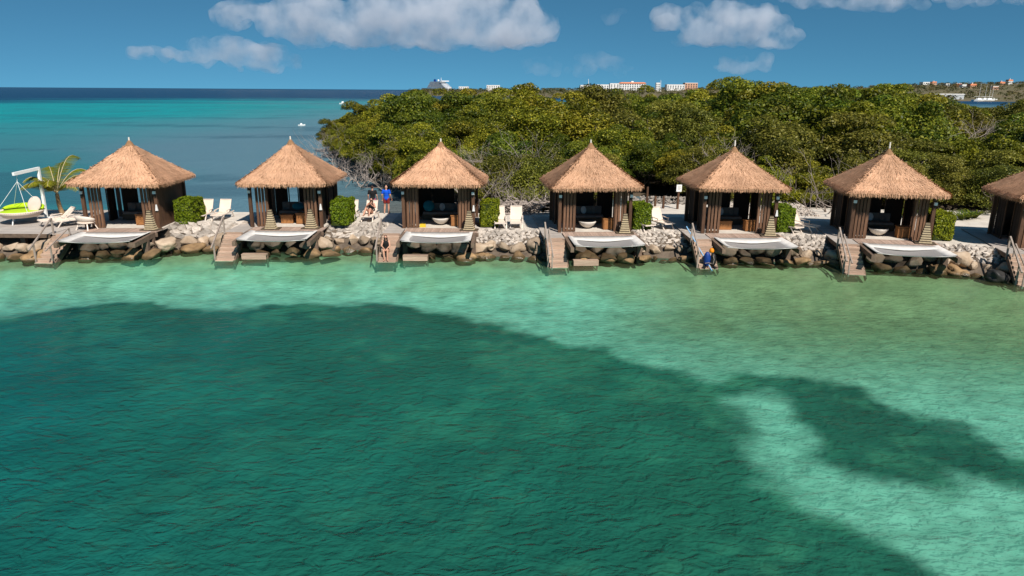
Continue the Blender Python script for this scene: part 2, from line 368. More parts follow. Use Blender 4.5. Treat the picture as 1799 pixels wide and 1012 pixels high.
M_BOWL = mat('pale_bowl', (0.70, 0.64, 0.57), (0.58, 0.52, 0.46), 3, 0.6)
M_BLACK = mat('black_plastic', (0.015, 0.015, 0.016), (0.01, 0.01, 0.01), 4, 0.5)
M_STONE = mat('white_coral_stone', (0.50, 0.44, 0.385), (0.30, 0.255, 0.215), 4, 0.9, 0.6, 14, objvar=0.34)
M_BOULD = mat('tan_boulder', (0.43, 0.335, 0.245), (0.25, 0.175, 0.115), 1.6, 0.85, 0.6, 9, objvar=0.3)
M_WETB = mat('wet_brown_boulder', (0.30, 0.19, 0.095), (0.14, 0.085, 0.042), 2.2, 0.55, 0.6, 9, objvar=0.3)
M_TWIG = mat('bleached_branch', (0.40, 0.34, 0.30), (0.24, 0.195, 0.17), 5, 0.9, 0.3, 20)
M_TRUNK = mat('mangrove_bark', (0.17, 0.135, 0.11), (0.09, 0.07, 0.055), 5, 0.9, 0.3, 20)
M_SKIN = mat('skin', (0.55, 0.29, 0.20), (0.48, 0.245, 0.165), 5, 0.55)
M_ROPE = mat('rope', (0.12, 0.09, 0.07), (0.08, 0.06, 0.05), 9, 0.9)
M_WOVEN_D = mat('dark_woven', (0.11, 0.08, 0.05), (0.06, 0.045, 0.03), 9, 0.8)
M_WOVEN_L = mat('pale_woven', (0.52, 0.42, 0.26), (0.40, 0.31, 0.19), 9, 0.8)
M_RED = mat('dark_red_cloth', (0.20, 0.02, 0.02), (0.15, 0.015, 0.015), 5, 0.9)
M_PINK = mat('magenta_cloth', (0.33, 0.06, 0.14), (0.20, 0.03, 0.08), 9, 0.9)
M_BLUE = mat('cobalt_cloth', (0.004, 0.09, 0.62), (0.003, 0.07, 0.5), 5, 0.9)
M_BLKC = mat('black_cloth', (0.012, 0.011, 0.012), (0.009, 0.008, 0.009), 5, 0.9)
M_HAIR = mat('brown_hair', (0.05, 0.022, 0.012), (0.03, 0.013, 0.008), 20, 0.6)
M_ORANGE = mat('orange_float', (0.80, 0.26, 0.008), (0.7, 0.2, 0.006), 5, 0.5)
M_STRIP = mat('blue_bag', (0.006, 0.04, 0.22), (0.004, 0.025, 0.14), 5, 0.5)
M_PALEB = mat('pale_blue_pole', (0.28, 0.50, 0.75), (0.2, 0.42, 0.66), 5, 0.4)

def wet_line(m, top=.22):
    # the tide line: stone stays dark and shiny where the water keeps it wet
    t = m.node_tree; n = t.nodes; l = t.links; p = n['Principled BSDF']; src = p.inputs['Base Color'].links[0].from_socket
    g = n.new('ShaderNodeNewGeometry'); sp = n.new('ShaderNodeSeparateXYZ'); l.new(g.outputs['Position'], sp.inputs[0])
    no = n.new('ShaderNodeTexNoise'); no.inputs['Scale'].default_value = 3; l.new(g.outputs['Position'], no.inputs['Vector']); ad = n.new('ShaderNodeMath'); ad.operation = 'MULTIPLY_ADD'; ad.inputs[1].default_value = .25; l.new(no.outputs[0], ad.inputs[0]); l.new(sp.outputs[2], ad.inputs[2])
    mr = n.new('ShaderNodeMapRange'); mr.inputs[1].default_value = top + .02; mr.inputs[2].default_value = top + .14; l.new(ad.outputs[0], mr.inputs[0])
    mx = n.new('ShaderNodeMix'); mx.data_type = 'RGBA'; mx.inputs[6].default_value = (.075, .052, .025, 1); l.new(mr.outputs[0], mx.inputs[0]); l.new(src, mx.inputs[7]); l.new(mx.outputs[2], p.inputs['Base Color'])
    m2 = n.new('ShaderNodeMapRange'); m2.inputs[3].default_value = .3; m2.inputs[4].default_value = .85; l.new(mr.outputs[0], m2.inputs[0]); l.new(m2.outputs[0], p.inputs['Roughness'])
for m_ in (M_BOULD, M_WETB): wet_line(m_)
def leaf_mat(name, dark, mid, light, var=0.25, trans=0.32):
    m = bpy.data.materials.new(name); t = nt(m); n = t.nodes; l = t.links; p = n['Principled BSDF']
    a = n.new('ShaderNodeAttribute'); a.attribute_name = 'tone'
    cr = n.new('ShaderNodeValToRGB'); e = cr.color_ramp.elements
    e[0].position = 0.0; e[0].color = (*dark, 1); e[1].position = 1.0; e[1].color = (*light, 1); k = e.new(0.5); k.color = (*mid, 1)
    l.new(a.outputs['Fac'], cr.inputs[0])
    oi = n.new('ShaderNodeObjectInfo'); mr = n.new('ShaderNodeMapRange'); mr.inputs[3].default_value = 1 - var; mr.inputs[4].default_value = 1 + var
    l.new(oi.outputs['Random'], mr.inputs[0])
    mr2 = n.new('ShaderNodeMapRange'); mr2.inputs[3].default_value = 0.482; mr2.inputs[4].default_value = 0.52
    wn2 = n.new('ShaderNodeTexWhiteNoise'); wn2.noise_dimensions = '1D'; l.new(oi.outputs['Random'], wn2.inputs['W']); l.new(wn2.outputs['Value'], mr2.inputs[0])
    hs = n.new('ShaderNodeHueSaturation'); l.new(cr.outputs[0], hs.inputs['Color']); l.new(mr.outputs[0], hs.inputs['Value']); l.new(mr2.outputs[0], hs.inputs['Hue'])
    l.new(hs.outputs[0], p.inputs['Base Color']); p.inputs['Roughness'].default_value = 0.5; p.inputs['Specular IOR Level'].default_value = 0.25
    tl = n.new('ShaderNodeBsdfTranslucent'); l.new(hs.outputs[0], tl.inputs[0]); mx = n.new('ShaderNodeMixShader'); mx.inputs[0].default_value = trans
    l.new(p.outputs[0], mx.inputs[1]); l.new(tl.outputs[0], mx.inputs[2]); l.new(mx.outputs[0], n['Material Output'].inputs[0]); return m
LEAF_G = leaf_mat('mangrove_leaf_green', (0.03, 0.056, 0.005), (0.088, 0.12, 0.009), (0.24, 0.25, 0.022))
LEAF_Y = leaf_mat('mangrove_leaf_yellow', (0.055, 0.066, 0.004), (0.145, 0.155, 0.010), (0.34, 0.30, 0.024))
LEAF_O = leaf_mat('mangrove_leaf_olive', (0.045, 0.052, 0.007), (0.125, 0.125, 0.015), (0.27, 0.24, 0.04))
LEAF_H = leaf_mat('hedge_leaf', (0.055, 0.085, 0.003), (0.15, 0.195, 0.006), (0.30, 0.33, 0.014), 0.08)
LEAF_P = leaf_mat('palm_leaf', (0.06, 0.075, 0.006), (0.16, 0.17, 0.012), (0.38, 0.30, 0.02), 0.0)

def straw_mat():
    m = bpy.data.materials.new('straw_thatch'); t = nt(m); n = t.nodes; l = t.links; p = n['Principled BSDF']
    a = n.new('ShaderNodeAttribute'); a.attribute_name = 'tone'
    cr = n.new('ShaderNodeValToRGB'); e = cr.color_ramp.elements
    e[0].position = 0.0; e[0].color = (0.13, 0.062, 0.028, 1); e[1].position = 1.0; e[1].color = (0.68, 0.41, 0.26, 1)
    k = e.new(0.25); k.color = (0.34, 0.185, 0.10, 1); k = e.new(0.6); k.color = (0.53, 0.298, 0.182, 1)
    l.new(a.outputs['Fac'], cr.inputs[0]); 
    oi = n.new('ShaderNodeObjectInfo'); mr = n.new('ShaderNodeMapRange'); mr.inputs[3].default_value = 0.9; mr.inputs[4].default_value = 1.08
    l.new(oi.outputs['Random'], mr.inputs[0]); hs = n.new('ShaderNodeHueSaturation'); l.new(cr.outputs[0], hs.inputs['Color'])
    tc = n.new('ShaderNodeTexCoord'); sx = n.new('ShaderNodeVectorMath'); sx.operation = 'ADD'; cb = n.new('ShaderNodeCombineXYZ'); mm = n.new('ShaderNodeMath'); mm.operation = 'MULTIPLY'; mm.inputs[1].default_value = 90
    l.new(oi.outputs['Random'], mm.inputs[0]); l.new(mm.outputs[0], cb.inputs[0]); l.new(tc.outputs['Object'], sx.inputs[0]); l.new(cb.outputs[0], sx.inputs[1])
    no = n.new('ShaderNodeTexNoise'); no.inputs['Scale'].default_value = 1.1; no.inputs['Detail'].default_value = 4; l.new(sx.outputs[0], no.inputs['Vector'])
    m3 = n.new('ShaderNodeMapRange'); m3.inputs[1].default_value = .3; m3.inputs[2].default_value = .7; m3.inputs[3].default_value = .80; m3.inputs[4].default_value = 1.12; l.new(no.outputs[0], m3.inputs[0])
    m4 = n.new('ShaderNodeMath'); m4.operation = 'MULTIPLY'; l.new(mr.outputs[0], m4.inputs[0]); l.new(m3.outputs[0], m4.inputs[1]); l.new(m4.outputs[0], hs.inputs['Value'])
    l.new(hs.outputs[0], p.inputs['Base Color'])
    p.inputs['Roughness'].default_value = 0.9; p.inputs['Specular IOR Level'].default_value = 0.1; return m
M_STRAW = straw_mat()
M_STRAWCORE = mat('thatch_core', (0.30, 0.165, 0.085), (0.2, 0.11, 0.055), 5, 0.95)

# ------------------------------------------------------------------ land: bank, terrace, forest floor, far land
def prism(poly, z0, z1, m, name):
    bm = bmesh.new(); vs = [bm.verts.new((x, y, z1)) for x, y in poly]; f = bm.faces.new(vs)
    if f.normal.z < 0: f.normal_flip()
    r = bmesh.ops.extrude_face_region(bm, geom=[f]); bmesh.ops.translate(bm, verts=[v for v in r['geom'] if isinstance(v, bmesh.types.BMVert)], vec=(0, 0, z0 - z1))
    bmesh.ops.recalc_face_normals(bm, faces=bm.faces); me = bpy.data.meshes.new(name); bm.to_mesh(me); bm.free(); me.materials.append(m); return me
BACK = [(60, 46), (34, 47.5), (26, 47.5), (12, 49.5), (8.6, 49.5), (4, 46), (-1, 45.2), (-8.4, 45.0), (-40, 45.0)]
terr = [p for p in FRONT] + BACK
struct('terrace', prism(terr, -2.0, 1.10, M_CONC, 'terrace'))
# sloping bank under the stones, from the terrace edge down below the water
P = np.zeros((5, 121, 3))
for j, x in enumerate(np.linspace(-42, 50, 121)):
    for k, (dy, z) in enumerate([(0.25, 1.06), (-0.05, 1.02), (-1.0, 0.50), (-2.1, -0.15), (-3.3, -1.6)]):
        P[k, j] = (x, front_y(x) + dy + random.uniform(-.06, .06), z + random.uniform(-.04, .04) * (k > 1))
struct('shore_bank', grid_mesh('shore_bank', P[::-1], M_BANK, False))
FOREST = [(-27, 104), (-21, 88), (-14.5, 69), (-10, 62), (-6.5, 55), (-3.4, 48.5), (2, 46.5), (8, 48.5), (9, 60), (12.5, 60), (14, 49.5), (20, 48.3), (30, 46.5), (44, 44), (60, 38)]
land = FOREST + [(160, 30), (160, 240), (-20, 240), (-24, 150)]
xs = np.arange(-40, 150, 2.0); ys = np.arange(30, 200, 2.0); X, Y = np.meshgrid(xs, ys)
sd = sdist(X, Y, land); Z = np.clip(-sd * 0.18 - 0.15, -2.5, 0.75) + (fbm(X, Y, 6, 4) - 0.5) * 0.3
struct('forest_floor', grid_mesh('forest_floor', np.stack([X, Y, Z], -1), M_MUD))
# terrace strips behind huts blend: rubble beach
# ------------------------------------------------------------------ stones
def rock_mesh(name, m, seed, flat=0.75, jag=0.28, sub=2):
    bm = bmesh.new(); bmesh.ops.create_icosphere(bm, subdivisions=sub, radius=0.5)
    off = Vector((seed * 7.3, seed * 3.1, seed * 1.7))
    for v in bm.verts:
        d = v.co.normalized(); q = max(abs(d.x), abs(d.y), abs(d.z))
        k = (1 / q) ** 0.45 * 0.5                     # a little boxy
        k *= 1 + jag * noise.noise(d * 1.3 + off) + jag * 0.45 * noise.noise(d * 3.1 + off)
        v.co = d * k; v.co.z *= flat
    me = bpy.data.meshes.new(name); bm.to_mesh(me); bm.free(); me.materials.append(m)
    me.polygons.foreach_set('use_smooth', [sub > 1] * len(me.polygons)); return me
STONES = [rock_mesh('stone', M_STONE, k, 0.62, 0.55, 1) for k in range(8)]
def hull_rock(name, m, seed, flat=.8):
    r_ = random.Random(seed); bm = bmesh.new()
    for k in range(15):
        d = Vector((r_.gauss(0, 1), r_.gauss(0, 1), r_.gauss(0, 1))).normalized() * r_.uniform(.44, .58); bm.verts.new((d.x, d.y, d.z * flat))
    q = bmesh.ops.convex_hull(bm, input=bm.verts); bmesh.ops.delete(bm, geom=list({v for v in q['geom_interior'] if isinstance(v, bmesh.types.BMVert)}), context='VERTS')
    bmesh.ops.dissolve_limit(bm, angle_limit=R(16), verts=bm.verts, edges=bm.edges)
    bmesh.ops.bevel(bm, geom=list(bm.edges), offset=.05, segments=2, profile=.6, affect='EDGES'); bmesh.ops.triangulate(bm, faces=bm.faces); bmesh.ops.subdivide_edges(bm, edges=bm.edges, cuts=1)
    for v in bm.verts: v.co *= 1 + .07 * noise.noise(v.co * 4 + Vector((seed, 0, 0)))
    me = bpy.data.meshes.new(name); bm.to_mesh(me); bm.free(); me.materials.append(m); me.polygons.foreach_set('use_smooth', [True] * len(me.polygons)); return me
BOULD = [rock_mesh('boulder', M_BOULD, 20 + k, 0.78, 0.4, 3) for k in range(3)] + [hull_rock('boulder', M_BOULD, 60 + k) for k in range(6)]
WETB = [rock_mesh('boulder', M_WETB, 40 + k, 0.7, 0.45, 3) for k in range(2)] + [hull_rock('boulder', M_WETB, 70 + k, .7) for k in range(5)]
SEGS = [(-24.9, -34.5, 'under the sun deck beside the first cabana'),
        (-19.6, -15.7, 'between the first and second cabanas'), (-10.7, -7.1, 'between the second and third cabanas'), (-2.1, 1.5, 'between the third and fourth cabanas'),
        (6.4, 9.3, 'between the fourth and fifth cabanas'), (14.4, 16.8, 'between the fifth and sixth cabanas'), (22.2, 24.4, 'between the sixth and seventh cabanas')]
rs = random.Random(11)
for si, (x0, x1, where) in enumerate(SEGS):
    if si == 0: continue
    big = {1: 0.66, 2: 0.46}.get(si, 0.31)           # stone size: the western walls use larger stones
    t = thing('stone_wall', ('wall of large rounded stones ' if si == 1 else 'dry wall of small pale stones ') + where, 'wall', ((x0 + x1) / 2, front_y((x0 + x1) / 2), 0))
    tx, ty = t.location.x, t.location.y
    s = 0.0; row = 0; slope = 1.25
    while s < slope:
        hgt = big * rs.uniform(0.5, 0.62); x = x0 - 0.15 + rs.uniform(0, big * .6)
        while x < x1 + 0.1:
            w = big * rs.uniform(0.7, 1.45)
            if si == 2 and x > -8.8: w *= 0.6
            yy = front_y(x + w / 2) + 0.10 - s * 0.84; zz = 1.08 - s * 0.50
            o = link('stone', rs.choice(STONES), t, (x + w / 2 - tx, yy - ty + rs.uniform(-.05, .05), zz + rs.uniform(-.03, .03)), (rs.uniform(-.3, .3) + 0.5, rs.uniform(-.25, .25), rs.uniform(-.5, .5) + (0 if rs.random() < .5 else math.pi)), (w * 1.12, big * 1.0, hgt * 1.95))
            x += w * 0.86
        s += hgt * 0.92; row += 1
def boulder(x, y, z, w, where, wet, grp):
    me = rs.choice(WETB if wet else BOULD)
    o = link('boulder', me, None, (x, y, z), (rs.uniform(-.25, .25), rs.uniform(-.25, .25), rs.uniform(0, 6.28)), (w * rs.uniform(.9, 1.25), w * rs.uniform(.75, 1.0), w * rs.uniform(.72, 1.0)))
    tag(o, ('wet brown boulder at the waterline ' if wet else 'dry tan boulder stacked above the waterline ') + where, 'boulder', ('wet' if wet else 'dry') + ' boulders ' + grp); return o
for si, (x0, x1, where) in enumerate(SEGS):
    a, b = min(x0, x1), max(x0, x1); big = 1.05 if si in (0, 1) else 0.85 if si < 4 else 0.66
    grp = where
    x = a - 0.1
    while x < b + 0.2:                                 # upper dry row
        w = big * rs.uniform(0.75, 1.25); boulder(x + w / 2, front_y(x + w / 2) - 1.38 + rs.uniform(-.12, .1), 0.40 + rs.uniform(-.05, .1), w, where, False, grp); x += w * 0.92
    x = a - 0.2
    while x < b + 0.3:                                 # row at the water
        w = big * rs.uniform(0.7, 1.2); boulder(x + w / 2, front_y(x + w / 2) - 2.15 + rs.uniform(-.25, .1), 0.02 + rs.uniform(-.08, .08), w, where, True, grp); x += w * 0.95
for i in range(7):                                    # rows under each net and deck
  where = 'under the net of the %s cabana' % ORD[i]
  for row, (yl, zl) in enumerate(((-3.5, .50), (-4.25, .10))):
    x = -1.6 + row * .2
    while x < 2.5:
        w = rs.uniform(0.6, 1.15); p = HW(i, x + w / 2, yl); y = p.y
        boulder(p.x, y + rs.uniform(-.15, .15), zl + rs.uniform(-.1, .12), w, where, row == 1, where); x += w * 0.98
dk = rock_mesh('boulder', mat('black_boulder', (0.03, 0.028, 0.026), (0.015, 0.014, 0.013), 3, 0.5, 0.5, 9), 77, 0.8, 0.4, 3)
o = link('boulder', dk, None, (23.3, 33.1, 0.2), (0.1, 0.3, 0.4), (1.1, 0.8, 0.75)); tag(o, 'large black boulder at the waterline between the sixth and seventh cabanas', 'boulder')

# ------------------------------------------------------------------ thatched roof
EAVE = 2.62; RH = 2.0
def roof_pt(u, t, lift=0.0):
    """u in [0,4) round the square, t in 0 (apex)..1 (eave)"""
    k = int(u) % 4; s = (u - int(u)) * 2 - 1
    r = EAVE * t * (1.0 - 0.07 * max(0.0, abs(s) - 0.75) / 0.25 * abs(s))
    dx, dy = ((s, -1), (1, s), (-s, 1), (-1, -s))[k]
    z = RH * (1 - t) - 0.05 * math.sin(math.pi * min(t, 1))
    nrm = Vector(((0, -1), (1, 0), (0, 1), (-1, 0))[k] + (EAVE / RH * 0.9,)).normalized()
    return Vector((dx * r, dy * r, z)) + nrm * lift, nrm
def thatch(seed):
    rr = random.Random(seed); V = []; A = []
    courses = 15
    for c in range(courses):
        t0 = c / courses; t1 = min(1.0, t0 + 1.75 / courses)
        n = int(26 + 430 * (t0 + 0.04)); band = rr.uniform(-.1, .1)
        for j in range(n * 4):
            u = rr.random() * 4; tt0 = max(0.0, t0 + rr.uniform(-.03, .02)); tt1 = t1 + rr.uniform(-.05, .03)
            lift = 0.04 + rr.uniform(0, .014) + (0.04 if rr.random() < .03 else 0)
            p, nr = roof_pt(u, tt0, 0.03); q, _ = roof_pt((u + rr.uniform(-.03, .03) / max(t1, .15)) % 4, tt1, lift)
            d = q - p; side = d.cross(nr).normalized(); w = rr.uniform(0.008, 0.02)
            V.append([p - side * w, p + side * w, q + side * w * .45, q - side * w * .45])
            tn = 0.62 + band + rr.uniform(-.2, .26)
            if rr.random() < 0.07: tn = rr.uniform(0.05, .3)
            A.append(min(1, max(0, tn)))
    for j in range(5600):                              # fringe hanging at the eave
        u = rr.random() * 4; p, nr = roof_pt(u, rr.uniform(.93, 1.0), rr.uniform(.0, .09)); o_ = Vector((nr.x, nr.y, 0)).normalized()
        q = p + o_ * rr.uniform(-.03, .10) + Vector((0, 0, -rr.uniform(.12, .25))); side = (q - p).cross(o_).normalized(); w = rr.uniform(.006, .015)
        V.append([p - side * w, p + side * w, q + side * w * .4, q - side * w * .4]); A.append(min(1, max(0, rr.gauss(.6, .25))))
    for k in range(4):                                 # tufts along the hips
        for j in range(300):
            t = rr.random() ** .7; u = (k + rr.uniform(-.03, .03) / max(t, .12)) % 4; p, nr = roof_pt(u, t, .05)
            q = p + Vector((rr.gauss(0, .06), rr.gauss(0, .06), rr.uniform(-.10, .04))) + nr * rr.uniform(0.0, .06); side = (q - p).cross(nr).normalized() if (q - p).cross(nr).length > 1e-6 else Vector((1, 0, 0)); w = rr.uniform(.012, .028)
            V.append([p - side * w, p + side * w, q + side * w * .3, q - side * w * .3]); A.append(min(1, max(0, rr.gauss(.38, .27))))
    return quads_mesh('thatch', np.array([[tuple(v) for v in q] for q in V]), A, 'tone', M_STRAW)
THATCH = [thatch(3), thatch(4)]
core = MB()
TT = [0.0, .1, .2, .35, .5, .65, .8, .9, 1.0]; NU = 48
for t in TT:
    for j in range(NU):
        p, _ = roof_pt(j * 4 / NU, max(t, .01), 0.0); core.v.append(tuple(p))
for k in range(len(TT) - 1):
    for j in range(NU): core.f.append((k * NU + j, (k + 1) * NU + j, (k + 1) * NU + (j + 1) % NU, k * NU + (j + 1) % NU)); core.a.append(0)
base = len(core.v)
for j in range(NU):
    p, _ = roof_pt(j * 4 / NU, 1.0); core.v.append((p.x * .96, p.y * .96, p.z - 0.16))
for j in range(NU): core.f.append(((len(TT) - 1) * NU + j, base + j, base + (j + 1) % NU, (len(TT) - 1) * NU + (j + 1) % NU)); core.a.append(0)
core.f.append(tuple(base + j for j in range(NU))); core.a.append(0)
ROOFCORE = core.mesh('roof', M_STRAWCORE)
FINIAL = MB().tube([(0, 0, 0), (0, 0, .34)], [.05, .04], 8).mesh('finial', M_BOWL)
HIPCAP = MB().lathe([(0.26, -0.16), (0.20, -.06), (0.12, .06), (0.06, .14), (0.02, .16)], 14).mesh('crown_cap', M_STRAWCORE)

# ------------------------------------------------------------------ cabana pieces
PH = 2.45                                              # post height: deck to roof plate
HP = 1.95                                              # half post spacing
POST = MB().box((0, 0, PH / 2), (0.17, 0.17, PH)).mesh('post', M_POST)
PLATE = MB().box((0, 0, 0), (2 * HP + .3, .12, .16)).mesh('roof_plate', M_POST)
SLAT = MB().box((0, 0, 1.14), (0.125, 0.05, 2.28)).mesh('slat', M_SLAT)
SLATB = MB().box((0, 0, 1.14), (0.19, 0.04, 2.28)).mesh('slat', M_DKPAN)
def rail_mesh(w):
    b = MB().box((0, .05, .08), (w, .06, .10)).box((0, .05, 2.30), (w, .06, .10))
    for x in (-w / 2 + .03, w / 2 - .03): b.box((x, .05, 1.19), (.055, .045, 2.13))
    return b.mesh('slat_panel', M_POST)
RAIL72, RAIL90, RAIL120 = rail_mesh(0.72), rail_mesh(0.95), rail_mesh(1.30)
SCON = MB().box((0, 0, 0), (.15, .10, .15)).mesh('sconce', M_WHITE)
SCONB = MB().box((0, .02, -.13), (.07, .05, .12)).mesh('bracket', M_BLACK)
FLOOR = MB().box((0, 0.0, -0.06), (4.15, 4.15, .12)).mesh('floor', M_CONC)
SIDEP = MB().box((0, 0, 1.15), (0.06, 3.5, 2.3)).mesh('side_panel', M_POST)
def slats(parent, x0, y0, ang, n, sp, me, rails):
    p = link('slat_panel', rails, parent, (x0, y0, 0), (0, 0, ang))
    for k in range(n): link('slat', me, p, ((k - (n - 1) / 2) * sp, (k % 2) * 0.012, 0.02))
    return p
huts = []
HUTLAB = ['thatched cabana with solid side wall beside the palm, first along from the hanging daybed', 'thatched cabana with two woven lanterns out front, second from the hanging daybed',
          'thatched cabana behind the woman sitting on the steps, third from the hanging daybed', 'thatched cabana with a pale bowl table, fourth from the hanging daybed',
          'thatched cabana beside the sign and rope posts, fifth from the hanging daybed', 'thatched cabana with tall finial and wide deck, sixth from the hanging daybed', 'thatched cabana at the row end away from the daybed']
for i, (cx, cy, a) in enumerate(HUTS):
    h = thing('thatched_cabana', HUTLAB[i], 'cabana', (cx, cy, D), R(a), 'thatched cabanas along the sea wall'); huts.append(h)
    link('floor', FLOOR, h, (0, 0, 0.004))
    for sx in (-1, 1):
        for sy in (-1, 1):
            po = link('post', POST, h, (sx * HP, sy * HP, 0))
            if sy < 0:
                s = link('sconce', SCON, po, (0, -.15, 2.02)); 
                link('bracket', SCONB, po, (0, -.12, 2.02))
    for sy in (-1, 1):
        link('roof_plate', PLATE, h, (0, sy * HP, PH - .02)); link('roof_plate', PLATE, h, (sy * HP, 0, PH - .03), (0, 0, math.pi / 2))
    o1, o2 = [(.0, .0), (.05, -.06), (-.06, .04), (.02, .05), (.08, -.04), (-.03, .02), (0, 0)][i]
    slats(h, -1.42 + o1, -1.80, 0, 4, .172 + o1 * .15, SLAT, RAIL72); slats(h, 1.40 + o2, -1.80, 0, 4, .172 - o2 * .2, SLAT, RAIL72)
    if i == 0:
        link('side_panel', SIDEP, h, (1.9, 0, .02))
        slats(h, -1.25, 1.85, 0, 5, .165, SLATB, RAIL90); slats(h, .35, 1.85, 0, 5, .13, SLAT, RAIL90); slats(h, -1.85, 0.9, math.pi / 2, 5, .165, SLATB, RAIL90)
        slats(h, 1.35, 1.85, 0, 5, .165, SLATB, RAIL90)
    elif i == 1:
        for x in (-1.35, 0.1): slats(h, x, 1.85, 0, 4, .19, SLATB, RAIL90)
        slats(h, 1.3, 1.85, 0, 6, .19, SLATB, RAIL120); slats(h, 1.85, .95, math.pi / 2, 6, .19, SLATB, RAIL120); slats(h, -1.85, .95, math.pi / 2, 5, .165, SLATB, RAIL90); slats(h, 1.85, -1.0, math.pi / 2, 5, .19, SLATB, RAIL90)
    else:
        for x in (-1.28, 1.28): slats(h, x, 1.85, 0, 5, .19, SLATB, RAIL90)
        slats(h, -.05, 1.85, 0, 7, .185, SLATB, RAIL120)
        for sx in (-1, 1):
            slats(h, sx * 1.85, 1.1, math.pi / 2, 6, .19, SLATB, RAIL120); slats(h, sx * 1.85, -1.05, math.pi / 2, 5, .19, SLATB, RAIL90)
    ro = link('roof', ROOFCORE, h, (0, 0, PH + .07), (R([0, .5, -.6, .4, -.4, .7, 0][i]), R([.6, -.5, .3, -.7, .4, -.3, .5][i]), 0), (1, 1, [1.0, 1.03, 1.0, 1.02, .95, .97, 1.0][i]))
    th = link('thatch', THATCH[i % 2], ro, (0, 0, 0), (0, 0, (i * 3 % 4) * math.pi / 2)); th['kind'] = 'stuff'
    link('crown_cap', HIPCAP, ro, (0, 0, RH + .02))
    link('finial', FINIAL, ro, (0, 0, RH + (.20 if i >= 4 else 0.0)))

# ------------------------------------------------------------------ decks, nets, stairs
PLY = MB().box((0, 0, 0), (.142, 1.16, .04)).mesh('plank', M_DECK)
PLX = MB().box((0, 0, 0), (1.06, .142, .04)).mesh('plank', M_WALK)
FASC = MB().box((0, 0, 0), (4.2, .06, .22)).mesh('fascia', M_BEAM)
JOIST = MB().box((0, 0, 0), (.12, 2.4, .2)).mesh('joist', M_BEAM)
PILE = MB().box((0, 0, -.9), (.26, .26, 2.2)).mesh('pile', M_BEAM)
NBEAM = MB().box((0, -1.2, 0), (.17, 2.6, .24)).mesh('beam', M_BEAM)
STRG = MB(); STRG.bar((0, 0, 0), (0, -1.82, -1.26), .06, .24); STRG = STRG.mesh('stringer', M_BEAM)
TREAD = MB().box((0, 0, 0), (.92, .27, .05)).mesh('tread', M_TREAD)
RISER = MB().box((0, 0, 0), (.92, .03, .16)).mesh('riser', M_TREAD)
LAND = MB().box((0, 0, 0), (1.3, .45, .07)).mesh('landing_top', M_TREAD)
LPOST = MB().box((0, 0, 0), (.08, .08, .75)).mesh('leg', M_BEAM)
def netting_mesh():
    nx, ny = 16, 12; P = np.zeros((ny, nx, 3))
    for j in range(ny):
        for i in range(nx):
            u, v = i / (nx - 1), j / (ny - 1); P[j, i] = ((u - .5) * 3.4, -2.3 * v, -.22 * math.sin(math.pi * u) * math.sin(math.pi * min(1, v * .9 + .05)))
    return P
M_NET = bpy.data.materials.new('grey_netting'); t = nt(M_NET); n = t.nodes; l = t.links
n['Principled BSDF'].inputs['Base Color'].default_value = (.33, .31, .30, 1); n['Principled BSDF'].inputs['Roughness'].default_value = .9
tp = n.new('ShaderNodeBsdfTransparent'); mx = n.new('ShaderNodeMixShader'); mx.inputs[0].default_value = .72
l.new(tp.outputs[0], mx.inputs[1]); l.new(n['Principled BSDF'].outputs[0], mx.inputs[2]); l.new(mx.outputs[0], n['Material Output'].inputs[0])
NETME = grid_mesh('netting', netting_mesh(), M_NET)
def band(pts0, pts1, th=.03):
    b = MB(); n_ = len(pts0)
    for z in (0, -th):
        for p, q in zip(pts0, pts1): b.v.append((p[0], p[1], p[2] + z)); b.v.append((q[0], q[1], q[2] + z))
    N = 2 * n_
    for k in range(n_ - 1):
        b.f += [(2 * k, 2 * k + 1, 2 * k + 3, 2 * k + 2), (N + 2 * k + 2, N + 2 * k + 3, N + 2 * k + 1, N + 2 * k), (2 * k, 2 * k + 2, N + 2 * k + 2, N + 2 * k), (2 * k + 3, 2 * k + 1, N + 2 * k + 1, N + 2 * k + 3)]; b.a += [0] * 4
    return b.mesh('border', M_FABW, True)
def sag(u, k): return -k * math.sin(math.pi * u)
us = [k / 10 for k in range(11)]
BBACK = band([(-1.75 + 3.5 * u, -.02, .05) for u in us], [(-1.75 + 3.5 * u, -.62 + .03 * math.sin(u * 9), .03 + sag(u, .13)) for u in us])
BFRONT = band([(-1.75 + 3.5 * u, -2.24 + .05 * math.sin(u * 3.14), .02 + sag(u, .10)) for u in us], [(-1.75 + 3.5 * u, -2.34 + .08 * math.sin(u * 3.14), .04 + sag(u, .10)) for u in us])
BLEFT = band([(-1.36, -2.3 * u, sag(u, .10) + .01) for u in us], [(-1.82, -2.36 * u, .09) for u in us])
BRIGHT = band([(1.82, -2.36 * u, .09) for u in us], [(1.36, -2.3 * u, sag(u, .10) + .01) for u in us])
def handrail(kind):
    b = MB()
    b.bar((0, .05, -.3), (0, .05, .86), .075, .075); b.bar((0, .05, .86), (0, -1.95, -.45), .07, .07); b.bar((0, -1.55, -1.4), (0, -1.55, -.15), .075, .075)
    return b.mesh('handrail', M_RAIL)
HRAIL = handrail(0)
